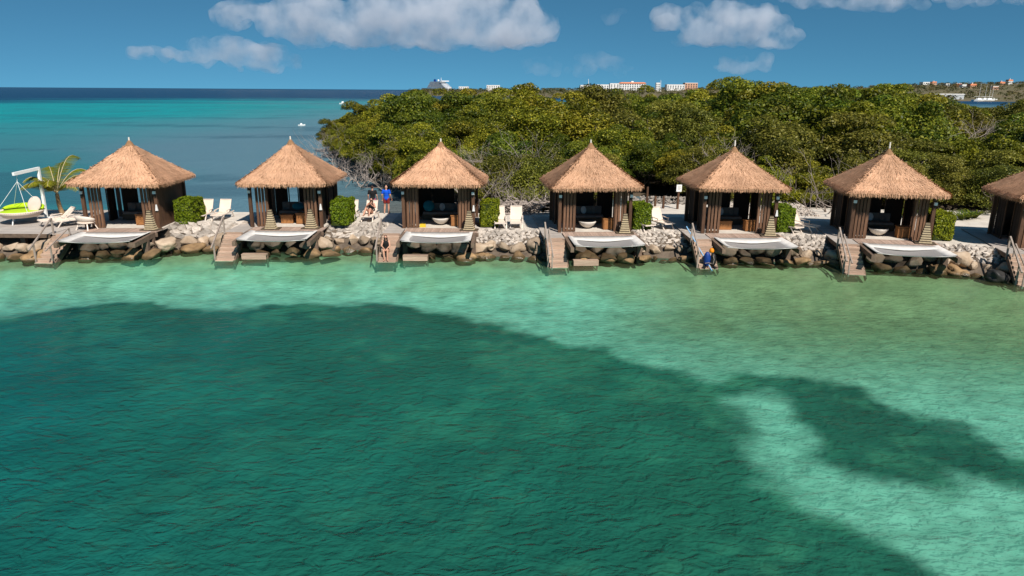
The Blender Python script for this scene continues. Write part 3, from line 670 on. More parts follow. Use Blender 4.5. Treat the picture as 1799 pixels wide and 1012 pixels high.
for i in range(7):
    cx, cy, a = HUTS[i]; nm = ORD[i] + ' cabana'
    d = thing('timber_deck', 'weathered timber deck in front of the ' + nm + ' from the daybed', 'deck', (cx, cy, D), R(a), 'timber decks in front of the cabanas')
    k = 0; x = -1.82
    while x < 2.2: link('plank', PLY, d, (x + .071, -2.49, .001 + random.uniform(-.004, .004)), (0, 0, random.uniform(-.003, .003))); x += .15
    y = -3.6
    while y < 3.2:
        link('plank', PLX, d, (-2.42, y + .071, .0 + random.uniform(-.004, .004)), (0, 0, random.uniform(-.003, .003))); y += .15
    link('fascia', FASC, d, (.2, -3.10, -.13)); 
    for x in (-2.85, -1.95): link('joist', JOIST, d, (x, -2.45, -.13))
    for x, yy in ((-1.72, -3.3), (2.05, -3.3), (2.05, -4.0)): link('pile', PILE, d, (x, yy, -.25))
    nt_ = thing('hammock_net', 'grey overwater net with white borders at the ' + nm + ' from the daybed', 'net', HW(i, .17, -3.14, D - .02), R(a), 'overwater nets in front of the cabanas')
    link('netting', NETME, nt_); link('border', BBACK, nt_); link('border', BFRONT, nt_); link('border', BLEFT, nt_); link('border', BRIGHT, nt_)
    for x in (-1.93, 1.93): link('beam', NBEAM, nt_, (x, .1, -.09), (R(2), 0, 0))
    s = thing('stairs', 'wooden stairs with grey handrail down to the water at the ' + nm + ' from the daybed', 'stairs', HW(i, -2.40, -3.62, D), R(a + (-6 if i == 0 else 0)), 'stairs down to the water')
    for k in range(7):
        link('tread', TREAD, s, (0, -.12 - .255 * k, -.10 - .175 * k)); link('riser', RISER, s, (0, .0 - .255 * k, -.035 - .175 * k))
    for x in (-.50, .50): link('stringer', STRG, s, (x, .1, -.12))
    link('handrail', HRAIL, s, (-.54, 0.02, 0))
    if i in (0, 3, 5, 6): link('handrail', HRAIL, s, (-.36 if i else .54, -.25, -.12), (0, 0, 0), (.8, 1, .8 if i else .62))
    if i in (1, 2, 3):
        ld = thing('landing_step', 'low wooden landing step over the water under the net of the ' + nm, 'step', HW(i, -.95, -4.85, .26), R(a), 'low landing steps under the nets')
        link('landing_top', LAND, ld); 
        for sx in (-1, 1): link('leg', LPOST, ld, (sx * .62, .1, -.36))
        link('riser', RISER, ld, (0, -.21, -.14), (0, 0, 0), (1.4, 1, 1.3))
# sun deck by the daybed
d = thing('sun_deck', 'wide weathered sun deck carrying the hanging daybed', 'deck', (-29.3, 41.0, D), 0)
PLS = MB().box((0, 0, 0), (9.4, .142, .04)).mesh('plank', M_WALK)
y = -3.7
while y < 3.95: link('plank', PLS, d, (0, y, random.uniform(-.004, .004))); y += .15
FASC2 = MB().box((0, 0, 0), (9.4, .07, .2)).mesh('fascia', M_BEAM); link('fascia', FASC2, d, (0, -3.82, -.08))
for x in (-3, -1, 1, 3): link('pile', PILE, d, (x, -3.4, -.25))

# ------------------------------------------------------------------ mangrove thicket
def leaf_faces(rr, C, Rr, N, size, outward=0.6, squash=0.8):
    """C (k,3) cluster centres, Rr (k,) radii -> N leaf quads"""
    k = rr.choice(len(C), N, p=Rr ** 2 / np.sum(Rr ** 2)); d = rr.normal(size=(N, 3)); d[:, 2] = np.where(d[:, 2] < -0.25, -d[:, 2], d[:, 2]); d /= np.linalg.norm(d, axis=1)[:, None]
    rad_ = Rr[k] * (0.55 + 0.5 * rr.rand(N) ** 0.6); p = C[k] + d * rad_[:, None] * np.array((1, 1, squash))
    nrm = d * outward + rr.normal(size=(N, 3)) * 0.55 + np.array((0, 0, .35)); nrm /= np.linalg.norm(nrm, axis=1)[:, None]
    u = np.cross(nrm, rr.normal(size=(N, 3))); u /= np.linalg.norm(u, axis=1)[:, None]; v = np.cross(nrm, u)
    s = size * (0.6 + 0.8 * rr.rand(N))[:, None]; bend = nrm * s * 0.25
    V = np.stack([p - u * s, p + v * s * .55 + bend, p + u * s, p - v * s * .55 + bend], 1)
    return V, k
def branch(b, p, d, ln, r, depth, rr, spread=0.6, up=0.15, n=5):
    pts = [Vector(p)]; rads = [r]; dd = Vector(d).normalized(); seg = 4
    for k in range(seg):
        dd = (dd + Vector((rr.gauss(0, .18), rr.gauss(0, .18), rr.gauss(up * .4, .12)))).normalized(); pts.append(pts[-1] + dd * ln / seg); rads.append(r * (1 - .55 * (k + 1) / seg))
    b.tube(pts, rads, n, cap=False)
    if depth > 0:
        for k in range(rr.choice((2, 3))):
            q = pts[rr.choice((2, 3, 4))]; nd = (dd + Vector((rr.gauss(0, spread), rr.gauss(0, spread), rr.gauss(up, spread * .6)))).normalized()
            branch(b, q, nd, ln * rr.uniform(.55, .8), r * .55, depth - 1, rr, spread, up, max(3, n - 1))
def make_tree(seed, leafmat, N=24000, size=.074, bare=0.0):
    rr = np.random.RandomState(seed); pr = random.Random(seed)
    k = 36; C = []; Rr = []
    lx, ly = pr.uniform(-.5, .5), pr.uniform(-.5, .5)
    for j in range(k):
        a = rr.rand() * 6.283; q = math.sqrt(rr.rand()); zz = 1.3 + 3.9 * (1 - q ** 1.8) * (0.45 + .55 * rr.rand()) + .3 * rr.rand()
        C.append((2.35 * q * math.cos(a) + lx * zz / 4, 2.35 * q * math.sin(a) + ly * zz / 4, zz)); Rr.append(rr.uniform(.42, .95))
    C.append((lx * .7, ly * .7, 2.7)); Rr.append(1.95); C.append((lx * .4, ly * .4, 1.6)); Rr.append(1.7); k += 2
    C = np.array(C); Rr = np.array(Rr); V, kk = leaf_faces(rr, C, Rr, N, size)
    ct = rr.uniform(.15, .75, k); tone = np.clip(ct[kk] + rr.normal(size=N) * .22, 0, 1); spark = rr.rand(N) < .08; tone[spark] = 1.0
    keep = rr.rand(N) > bare; crown = quads_mesh('crown', V[keep], tone[keep], 'tone', leafmat)
    b = MB()
    for q in range(pr.choice((2, 3))):
        a = pr.random() * 6.28; branch(b, (.25 * math.cos(a), .25 * math.sin(a), -.6), (.35 * math.cos(a), .35 * math.sin(a), 1), 2.3, .10, 2, pr, .5, .15)
    for q in range(5):                                  # prop roots
        a = pr.random() * 6.28; r_ = pr.uniform(.7, 1.3)
        b.tube([(0.1 * math.cos(a), .1 * math.sin(a), .9), (.6 * r_ * math.cos(a), .6 * r_ * math.sin(a), .6), (r_ * math.cos(a), r_ * math.sin(a), -.6)], [.05, .04, .03], 4, False)
    trunk = b.mesh('trunk', M_TRUNK, True); return trunk, crown
KINDS = [('green', LEAF_G), ('yellow', LEAF_Y), ('olive', LEAF_O)]
TREES = {'green': [make_tree(100 + k, LEAF_G) for k in range(3)], 'yellow': [make_tree(200 + k, LEAF_Y) for k in range(3)], 'olive': [make_tree(300 + k, LEAF_O, 21000, .070, .10) for k in range(3)]}
tr = random.Random(5)
spots = []
def fd(x, y): return float(-sdist(np.array([[x]]), np.array([[y]]), land)[0, 0])
tries = 0
while tries < 9000 and len(spots) < 292:
    tries += 1; y = 46 + 76 * tr.random() ** 1.25; x = tr.uniform(-.32 * y, .80 * y)
    if x / y > .78 or x > 95: continue
    d = fd(x, y)
    if d < 0.9: continue
    hmax = np.interp(x / y, [-.3, -.2, -.08, 0.05, .10, .16, .22, .26, .31, .36, .42, .47, .535, .565, .60, .64, .8], [6.8, 8.7, 9.0, 9.3, 9.6, 9.2, 9.1, 9.8, 10.9, 10.2, 9.8, 10.9, 10.4, 8.3, 7.9, 8.0, 8.3])
    H = float(4.3 + (hmax - 4.3) * sstep(0, 15 if x / y > -.08 else 8, d)) * tr.uniform(.88, 1.07)
    if y > 95 and abs(x / y - .62) < .05: H *= .9
    r_ = 0.42 * H if d > 3 else 0.36 * H
    if any((x - q[0]) ** 2 + (y - q[1]) ** 2 < (0.5 * (r_ + q[3])) ** 2 * 2.1 for q in spots): continue
    spots.append((x, y, H, r_, d))
def treekind(x, y):
    u = noise.noise(Vector((x * .07, y * .07, 3.3))); v = x / y
    if v < .12: return 'yellow' if u > -.05 else ('olive' if u < -.3 else 'green')
    return 'green' if u > .0 else ('olive' if u < -.2 else 'yellow')
for (x, y, H, r_, d) in spots:
    kd = treekind(x, y); tk, cr = tr.choice(TREES[kd]); s = H / 5.9
    edge = d < 4.5
    lab = {'green': 'dark green mangrove tree', 'yellow': 'yellow green mangrove tree', 'olive': 'olive brown mangrove tree'}[kd] + (' on the front edge of the thicket behind the cabanas' if edge else ' deep in the thicket behind the cabanas')
    t = thing('mangrove_tree', lab, 'tree', (x, y, .45), tr.random() * 6.28, '%s mangroves %s' % (kd, 'on the front edge' if edge else 'deep in the thicket'))
    t.scale = (s * tr.uniform(1.05, 1.3), s * tr.uniform(1.05, 1.3), s)
    link('crown', cr, t); link('trunk', tk, t)
print('TREES', len(spots))
# bare grey thickets and driftwood
BARE = []
for k in range(4):
    b = MB(); pr = random.Random(900 + k)
    for q in range(11):
        a = pr.random() * 6.28; branch(b, (pr.uniform(-.5, .5), pr.uniform(-.5, .5), -.3), (math.cos(a), math.sin(a), pr.uniform(.25, 1.1)), pr.uniform(1.3, 2.4), pr.uniform(.028, .055), 3, pr, .75, .08, 5)
    BARE.append(b.mesh('branches', M_TWIG, True))
bl = [((-13.6, 65.8, 0), 1.35, 'beyond the two standing men'), ((-10.8, 63.0, 0), 1.2, 'beyond the two standing men'), ((-15.6, 69.5, 0), 1.2, 'beyond the two standing men'), ((-22.5, 95, 0), 1.3, 'on the outermost tip of the thicket'), ((-25, 101, 0), 1.2, 'on the outermost tip of the thicket'), ((-19, 80, 0), 1.5, 'on the outermost tip of the thicket'),
      ((-2.4, 48.2, 1.2), 1.1, 'behind the third cabana'), ((1.3, 46.0, .8), .85, 'behind the loungers by the fourth cabana'), ((.3, 46.8, .8), 1.0, 'behind the loungers by the fourth cabana'), ((21, 47.8, .8), 1.2, 'behind the sixth cabana'), ((17.5, 50, .8), 1.2, 'behind the sixth cabana'), ((28, 54, 2.6), 1.1, 'among the leaves behind the sixth cabana'), ((17, 55, 3.0), 1.0, 'among the leaves behind the sixth cabana'), ((1.2, 52, 2.6), 1.0, 'among the leaves behind the fourth cabana'), ((-1.5, 52, 2.5), .9, 'among the leaves behind the fourth cabana'), ((38, 60, 3.8), 1.2, 'among the leaves behind the sixth cabana'), ((-9.0, 66, 2.4), 1.1, 'among the leaves beyond the two standing men')]
for k, (p, s, w) in enumerate(bl):
    o = link('bare_shrub', BARE[k % 4], None, p, (0, 0, k * 1.3), (s, s, s)); tag(o, 'tangle of bare grey branches ' + w, 'shrub', 'bare branches ' + w)
def scatter_stones(name, pts, m, label):
    V = []; rr = np.random.RandomState(3); b = MB()
    for (x, y, z, s) in pts: b.ell((x, y, z), (s * rr.uniform(.7, 1.3), s * rr.uniform(.6, 1.1), s * rr.uniform(.35, .7)), Matrix.Rotation(rr.rand() * 6.28, 3, 'Z'), 5, 3, rr.rand())
    o = link(name, b.mesh(name, m)); o['kind'] = 'stuff'; tag(o, label, 'rubble'); return o
rr = random.Random(8)
scatter_stones('coral_rubble', [(x, y, 1.12 + max(0, (y - 44.5) * .06), rr.uniform(.06, .17)) for x, y in [(rr.uniform(14.2, 19.5), rr.uniform(44.8, 49.5)) for _ in range(750)]], M_STONE, 'pale coral rubble on the ground between the fifth and sixth cabanas')
scatter_stones('coral_rubble', [(x, y, 1.12, rr.uniform(.05, .15)) for x, y in [(rr.uniform(7.8, 13.5), rr.uniform(49.2, 53)) for _ in range(420)]], M_STONE, 'pale coral rubble beyond the rope posts')
b = MB()
for k in range(150):
    p = Vector((rr.uniform(-1.0, 2.1), rr.uniform(44.6, 46.6), 1.1 + rr.uniform(0, .75))); d_ = Vector((rr.gauss(0, 1), rr.gauss(0, .8), rr.gauss(0, .45))).normalized() * rr.uniform(.3, .8)
    b.tube([p, p + d_ * .5 + Vector((0, 0, rr.uniform(0, .08))), p + d_], [.045, .04, .02], 5)
o = link('driftwood', b.mesh('driftwood', M_TWIG)); o['kind'] = 'stuff'; tag(o, 'heap of bleached driftwood behind the loungers by the fourth cabana', 'driftwood')

# low strap leaved plants by the last cabana
def strap_plant(seed):
    pr = np.random.RandomState(seed); V = []; A = []
    for k in range(60):
        a = pr.rand() * 6.28; ln = pr.uniform(.5, .95); w = .035; o_ = np.array((math.cos(a), math.sin(a), 0)); s_ = np.array((-math.sin(a), math.cos(a), 0)); p0 = o_ * .05; tn = pr.rand()
        for j in range(3):
            f0, f1 = j / 3, (j + 1) / 3; g = lambda f: o_ * (.05 + ln * .75 * f) + np.array((0, 0, ln * (1.15 * f - .75 * f * f)))
            V.append([g(f0) - s_ * w * (1 - f0 * .6), g(f0) + s_ * w * (1 - f0 * .6), g(f1) + s_ * w * (1.02 - f1), g(f1) - s_ * w * (1.02 - f1)]); A.append(tn)
    return quads_mesh('foliage', np.array(V), A, 'tone', LEAF_G)
SP = [strap_plant(k) for k in range(3)]
for k in range(9):
    x = 24.2 + k * .62; o = link('strap_leaf_plant', SP[k % 3], None, (x, 44.3 + (k % 3) * .4 - (x - 24) * .12, 1.1), (0, 0, k), (1.3,) * 3); tag(o, 'low strap leaved plant at the terrace edge between the sixth and seventh cabanas', 'plant', 'strap leaved plants by the last cabana')

# ------------------------------------------------------------------ clipped hedges
def hedge_mesh(seed):
    rr = np.random.RandomState(seed); hx, hy, hz = .52, 1.05, 1.42; N = 6500
    face = rr.choice(5, N, p=np.array([hy * hz, hy * hz, hx * hz, hx * hz, 2 * hx * hy]) / (2 * hy * hz + 2 * hx * hz + 2 * hx * hy)); p = np.stack([rr.uniform(-hx, hx, N), rr.uniform(-hy, hy, N), rr.uniform(0.05, hz, N)], 1)
    nr = np.zeros((N, 3))
    for f, (ax, sg, v) in enumerate([(0, -1, -hx), (0, 1, hx), (1, -1, -hy), (1, 1, hy), (2, 1, hz)]): q = face == f; p[q, ax] = v; nr[q, ax] = sg
    # round the corners
    c = np.array((0, 0, hz * .5)); e = np.abs((p - c) / np.array((hx, hy, hz * .5))); rnd = np.sort(e, 1)[:, 1:2]; p = c + (p - c) * (1 - .07 * np.clip((rnd - .7) / .3, 0, 1) ** 2)
    p += nr * (rr.rand(N, 1) * .07 - .05) + nr * ((vnoise(p[:, 0] + p[:, 2], p[:, 1] + p[:, 2] * .7, .3, seed)[:, None] - .5) * .20)
    nn = nr + rr.normal(size=(N, 3)) * .45; nn /= np.linalg.norm(nn, axis=1)[:, None]; u = np.cross(nn, rr.normal(size=(N, 3))); u /= np.linalg.norm(u, axis=1)[:, None]; v = np.cross(nn, u); s = .048 * (.7 + .6 * rr.rand(N))[:, None]
    V = np.stack([p - u * s, p + v * s * .7, p + u * s, p - v * s * .7], 1); return quads_mesh('foliage', V, np.clip(rr.normal(.5, .25, N), 0, 1), 'tone', LEAF_H)
HEDGE = [hedge_mesh(1), hedge_mesh(2)]
HCORE = MB().box((0, 0, .69), (.90, 1.95, 1.32)).mesh('stems', mat('hedge_core', (.03, .045, .004), (.015, .022, .003), 8, .95, .6, 12))
for i in range(6):
    h = thing('clipped_hedge', 'clipped square green hedge on the far side of the %s cabana from the daybed' % ORD[i], 'hedge', HW(i, 2.84, -.35 if i else .25, 1.1), HR(i), 'clipped hedges beside the cabanas')
    link('foliage', HEDGE[i % 2], h, rot=(0, 0, math.pi * (i // 2 % 2))); link('stems', HCORE, h)

# ------------------------------------------------------------------ palm beside the first cabana
def palm():
    t = thing('palm_tree', 'small coconut palm with yellowing fronds beside the first cabana', 'tree', on_z(112, 380, 1.12)); t.scale = (1.2, 1.2, 1.2)
    b = MB(); pts = [(-.05 * math.sin(k * .5) - .05 * k * .5, 0, .165 * k) for k in range(8)]; b.tube(pts, [.14, .12, .11, .10, .10, .09, .09, .08], 9); link('trunk', b.mesh('trunk', mat('palm_trunk', (.34, .22, .11), (.2, .13, .07), 6, .9, .5, 14, (1, 1, 5)), True), t)
    top = Vector(pts[-1]); pr = random.Random(4); V = []; A = []
    fr = MB()
    spec = [(175, 1.7, .55, .95), (150, 1.5, .9, .55), (205, 1.4, .75, .6), (100, 1.6, 1.5, .35), (80, 1.7, 1.7, .3), (40, 1.5, 1.3, .4), (10, 1.6, 1.0, .4), (-25, 1.5, .7, .5), (-70, 1.4, 1.0, .6), (-110, 1.3, 1.0, .5), (130, 1.5, 1.4, .4), (235, 1.3, 1.2, .5)]
    for (az, ln, up, tn) in spec:
        o_ = Vector((math.cos(R(az)), math.sin(R(az)), 0)); pts = []
        for k in range(9):
            f = k / 8; ln_ = ln * 1.38; pts.append(top + o_ * ln_ * (f * .80) + Vector((0, 0, ln_ * (up * 1.15 * f - up * .62 * f * f - .25 * f * f * f))))
        fr.tube(pts, [.022 - .002 * k for k in range(9)], 4, False)
        for k in range(46):
            f = .10 + .88 * k / 46; i0 = min(7, int(f * 8)); w = f * 8 - i0; p = pts[i0].lerp(pts[i0 + 1], w); dr = (pts[i0 + 1] - pts[i0]).normalized()
            for sg in (-1, 1):
                sd_ = dr.cross(Vector((0, 0, 1))); sd_ = sd_.normalized() if sd_.length > .05 else Vector((1, 0, 0))
                L = .46 * math.sin(math.pi * (f * .8 + .15)) + .06; q = p + (sd_ * sg * .8 + dr * .55 + Vector((0, 0, -.42))).normalized() * L; wv = dr * .022
                V.append([tuple(p - wv), tuple(p + wv), tuple(q + wv * .2), tuple(q - wv * .2)]); A.append(min(1, max(0, tn + pr.uniform(-.2, .2))))
    cr = link('crown', quads_mesh('crown', np.array(V), A, 'tone', LEAF_P), t); link('midribs', fr.mesh('midribs', M_WOVEN_L), cr)
palm()

# ------------------------------------------------------------------ hanging daybed
bc = on_z(40, 392, D); bz = .62
t = thing('hanging_daybed', 'round hanging daybed with lime cushions under a white crane frame', 'daybed', (bc.x, bc.y, D))
nb = 40; BM_ = MB().lathe([(.35, -.28), (.85, -.22), (1.12, -.02), (1.18, .12), (1.14, .14), (1.08, .0), (.8, -.12), (.02, -.14)], nb, (0, 0, bz)); basket = link('basket', BM_.mesh('basket', M_SLING, True), t)
rb = MB()
for k in range(64):
    a = k * 2 * math.pi / 64; rb.bar((.86 * math.cos(a), .86 * math.sin(a), bz - .215), (1.19 * math.cos(a), 1.19 * math.sin(a), bz + .12), .03, .03)
link('basket_ribs', rb.mesh('basket_ribs', M_LFRAME), basket)
link('cushion', MB().lathe([(.02, .0), (.9, .0), (1.04, .06), (1.08, .13), (1.02, .2), (.5, .23), (.02, .235)], nb, (0, 0, bz - .11)).mesh('cushion', M_LIME, True), t)
bk = MB(); 
for z, r0 in ((.10, 1.14), (.36, 1.20), (.42, 1.10), (.16, .96)):
    for k in range(25):
        a = R(8 + 164 * k / 24); zz = z if z < .3 else z * (0.55 + .45 * math.sin(math.pi * k / 24) ** .5); bk.v.append((r0 * math.cos(a), r0 * math.sin(a), bz + zz))
for q in range(4):
    for k in range(24): bk.f.append((q * 25 + k, q * 25 + k + 1, ((q + 1) % 4) * 25 + k + 1, ((q + 1) % 4) * 25 + k)); bk.a.append(0)
link('backrest', bk.mesh('backrest', M_LIME, True), t)
pil = link('pillow', MB().ell((0, 0, 0), (.56, .17, .52), n=4, m=6).mesh('pillow', M_PILL), t, (.62, .34, bz + .42), (R(-28), 0, R(10)))
pil.modifiers.new('s', 'SUBSURF').levels = 2; pil.modifiers['s'].render_levels = 2
for a in (30, 150, 270): link('leg', MB().bar((.7 * math.cos(R(a)), .7 * math.sin(R(a)), bz - .2), (.85 * math.cos(R(a)), .85 * math.sin(R(a)), 0.02), .05, .05).mesh('leg', M_WHITE), t)
hang = at_y(30, 319, bc.y) - bc + Vector((0, 0, bc.z - D)); ptop = at_y(67, 296, bc.y + 1.7) - bc; arm_end = at_y(23, 306, bc.y - .3) - bc
crane = link('crane_post', MB().bar((ptop.x, ptop.y, 0), tuple(ptop), .14, .14).mesh('crane_post', M_WHITE), t)
link('base_plate', MB().box((ptop.x, ptop.y, .02), (.7, .7, .03)).mesh('base_plate', M_WHITE), crane)
link('crane_arm', MB().bar(tuple(ptop + (ptop - arm_end).normalized() * .07), tuple(arm_end), .13, .17).mesh('crane_arm', M_WHITE), t)
dropp = ptop.lerp(arm_end, .86); link('drop_cable', MB().tube([dropp, hang], .012, 5).mesh('drop_cable', M_WHITE), t)
for a in (40, 140, 220, 320): link('cable', MB().tube([hang, (1.17 * math.cos(R(a)), 1.17 * math.sin(R(a)), bz + .12)], .011, 5).mesh('cable', M_WHITE), t)

# ------------------------------------------------------------------ loungers
def lounger_meshes(back_deg):
    bx, bz_ = math.cos(R(back_deg)), math.sin(R(back_deg)); L = .80; g = {}
    P = np.zeros((9, 5, 3))
    for j in range(9):
        for i in range(5): v = j / 8; P[j, i] = ((i / 4 - .5) * .60, v * 1.14, .36 - .03 * math.sin(math.pi * v) - .012 * math.sin(math.pi * i / 4))
    g['seat_sling'] = grid_mesh('seat_sling', P, M_SLING)
    P = P.copy()
    for j in range(9):
        for i in range(5): v = j / 8; P[j, i] = ((i / 4 - .5) * .60, 1.16 + bx * L * v, .38 + bz_ * L * v - .015 * math.sin(math.pi * i / 4))
    g['back_sling'] = grid_mesh('back_sling', P, M_SLING)
    g['side_rail'] = MB().bar((0, -.04, .36), (0, 1.75, .36), .04, .06).mesh('side_rail', M_LFRAME)
    g['front_rail'] = MB().bar((-.33, -.02, .345), (.33, -.02, .345), .07, .045).mesh('front_rail', M_LFRAME)
    b = MB(); b.bar((-.32, 1.16, .38), (-.32, 1.16 + bx * L, .38 + bz_ * L), .04, .05); g['back_rail'] = b.mesh('back_rail', M_LFRAME)
    g['top_rail'] = MB().bar((-.34, 1.16 + bx * L, .38 + bz_ * L), (.34, 1.16 + bx * L, .38 + bz_ * L), .05, .05).mesh('top_rail', M_LFRAME)
    g['leg'] = MB().bar((0, .30, .34), (0, .05, .0), .05, .05).mesh('leg', M_LFRAME); g['armrest'] = MB().bar((0, .62, .55), (0, 1.25, .58), .05, .035).bar((0, .66, .36), (0, .66, .55), .04, .04).mesh('armrest', M_LFRAME)
    return g
LG = {d_: lounger_meshes(d_) for d_ in (62, 42, 16)}
def lounger(p, rz, back, label, grp):
    t = thing('sun_lounger', label, 'lounger', (p[0], p[1], p[2]), rz, grp); g = LG[back]
    link('seat_sling', g['seat_sling'], t); link('back_sling', g['back_sling'], t); link('front_rail', g['front_rail'], t); link('top_rail', g['top_rail'], t)
    for s in (-1, 1):
        link('side_rail', g['side_rail'], t, (s * .33, 0, 0)); link('leg', g['leg'], t, (s * .33, 0, 0)); link('leg', g['leg'], t, (s * .33, 1.75, 0), (0, 0, 0), (1, -1, 1)); link('armrest', g['armrest'], t, (s * .37, 0, 0))
        link('back_rail', g['back_rail'], t, ((s + 1) * .32, 0, 0))
    return t
TZ = 1.104
def lp(x, y, z=TZ): return tuple(on_z(x, y, z))
GR = 'cream sling loungers on the terrace'
lounger(lp(350, 389), 0, 62, 'empty cream sling lounger beside the hedge of the first cabana', GR); lounger(lp(381, 389), R(-2), 62, 'empty cream sling lounger nearer the stairs of the second cabana', GR)
lounger(lp(612, 390), 0, 62, 'empty cream sling lounger between a hedge and the lounging woman', GR); LW = lounger(lp(644, 391), R(-4), 62, 'cream sling lounger the woman in black swimsuit lies on', GR)
lounger(lp(880, 403), R(6), 62, 'cream sling lounger against the hedge of the third cabana', GR); lounger(lp(907, 403), R(0), 62, 'cream sling lounger in front of the driftwood heap', GR)
lounger(lp(1142, 407), R(24), 62, 'cream sling lounger half hidden by the hedge of the fourth cabana', GR); lounger(lp(1176, 404), R(24), 62, 'cream sling lounger in front of the rope posts', GR)
lounger(lp(1403, 411), R(30), 62, 'cream sling lounger half hidden by the hedge of the fifth cabana', GR); lounger(lp(1434, 409), R(40), 62, 'cream sling lounger half in the shade of the sixth cabana', GR)
lounger(lp(72, 399, D + .02), R(-42), 42, 'cream lounger with raised back on the sun deck beside the daybed', GR); lounger(lp(98, 399, D + .02), R(-50), 16, 'nearly flat cream lounger on the sun deck by the first cabana', GR)
# tub chair
t = thing('tub_chair', 'rounded cream tub chair on the sun deck in front of the first cabana', 'chair', lp(153, 403, D + .02), R(165))
b = MB(); P = []
for z, r0 in ((.36, .34), (.62, .46), (.80, .50)):
    for k in range(17): a = R(-15 + 210 * k / 16); P.append((r0 * math.cos(a) * 1.15, r0 * math.sin(a) * .9, .34 + (z - .34) * (.45 + .55 * math.sin(math.pi * min(1, max(0, (k + 1) / 18)))))) 
P = np.array(P).reshape(3, 17, 3); bkm = link('backrest', grid_mesh('backrest', P, M_LFRAME), t); sm = bkm.modifiers.new('solid', 'SOLIDIFY'); sm.thickness = .04
link('seat', MB().lathe([(.02, .36), (.40, .36), (.43, .40), (.40, .44), (.02, .45)], 20, sx=1.1).mesh('seat', M_SLING, True), t)
for sx, sy in ((-1, -1), (1, -1), (1, 1), (-1, 1)): link('leg', MB().bar((sx * .28, sy * .22, .38), (sx * .40, sy * .34, 0), .06, .05).mesh('leg', M_LFRAME), t)

# ------------------------------------------------------------------ woven lanterns
WB = MB(); WS = []
for k in range(9):
    z = .04 + k * .118; f = k / 8; w = .62 - .40 * f ** .8
    WS.append(MB().box((0, 0, z + .03), (w, w * .62, .062), taper=.95).mesh('woven_band', M_WOVEN_L if k % 1 == 0 else M_WOVEN_D))
WCORE = MB().box((0, 0, .55), (.54, .33, 1.08), taper=.36).mesh('core', M_WOVEN_D); WBASE = MB().box((0, 0, .0), (.98, .62, .05)).mesh('base', M_WOVEN_D)
def lantern(p, rz, label):
    t = thing('woven_lantern', label, 'lantern', p, rz, 'woven lanterns on the decks'); link('core', WCORE, t); link('base', WBASE, t, (0, 0, .025))
    for m_ in WS: link('woven_band', m_, t)
for i in range(7):
    lx, ly = [(1.7, -2.45), (1.45, -2.35), (1.75, -2.45), (1.6, -2.35), (1.55, -2.55), (1.55, -2.55), (1.6, -2.5)][i]
    lantern(tuple(HW(i, lx, ly, D + .022)), HR(i, -8), 'tapered woven lantern beside the net of the %s cabana from the daybed' % ORD[i] if i != 1 else 'tapered woven lantern on the hedge side of the second cabana deck')
lantern(tuple(HW(1, -.72, -2.55, D + .022)), HR(1), 'tapered woven lantern on the stair side of the second cabana deck')

# ------------------------------------------------------------------ furniture inside the cabanas
SOFA_B = MB().box((0, 0, .20), (2.3, .85, .32)).mesh('sofa_base', M_WOVEN_D); SOFA_S = MB().box((0, -.03, .42), (2.2, .78, .14)).mesh('seat_cushion', M_GREYC); SOFA_K = MB().box((0, .36, .68), (2.2, .18, .5)).mesh('backrest', M_GREYC)
CUSH = MB().ell((0, 0, 0), (.26, .1, .24), n=4, m=6); CUSHG = CUSH.mesh('cushion', M_GREYC); CUSHW = CUSH.mesh('cushion', M_WCUSH)
BOWL = MB().lathe([(.02, .05), (.16, .05), (.36, .18), (.49, .36), (.50, .42), (.44, .42), (.02, .40)], 26).mesh('bowl', M_BOWL, True); BOWLTOP = MB().lathe([(.02, .43), (.46, .43), (.46, .445), (.02, .445)], 26).mesh('tabletop', M_BLACK)
CAB = MB().box((0, 0, .29), (.62, .50, .58)).mesh('body', M_TEAK); CABT = MB().box((0, 0, .60), (.68, .56, .04)).mesh('top', M_TEAK); CABD = MB().box((0, -.262, .29), (.54, .02, .48)).mesh('door', M_TEAK); KNOB = MB().ell((0, -.285, .33), (.02,) * 3).mesh('knob', M_BLACK)
CRX = MB(); CRX.bar((-.26, -.27, .06), (.26, -.27, .54), .04, .05); CRX.bar((.26, -.27, .06), (-.26, -.27, .54), .04, .05); CRX = CRX.mesh('cross_brace', M_TEAK)
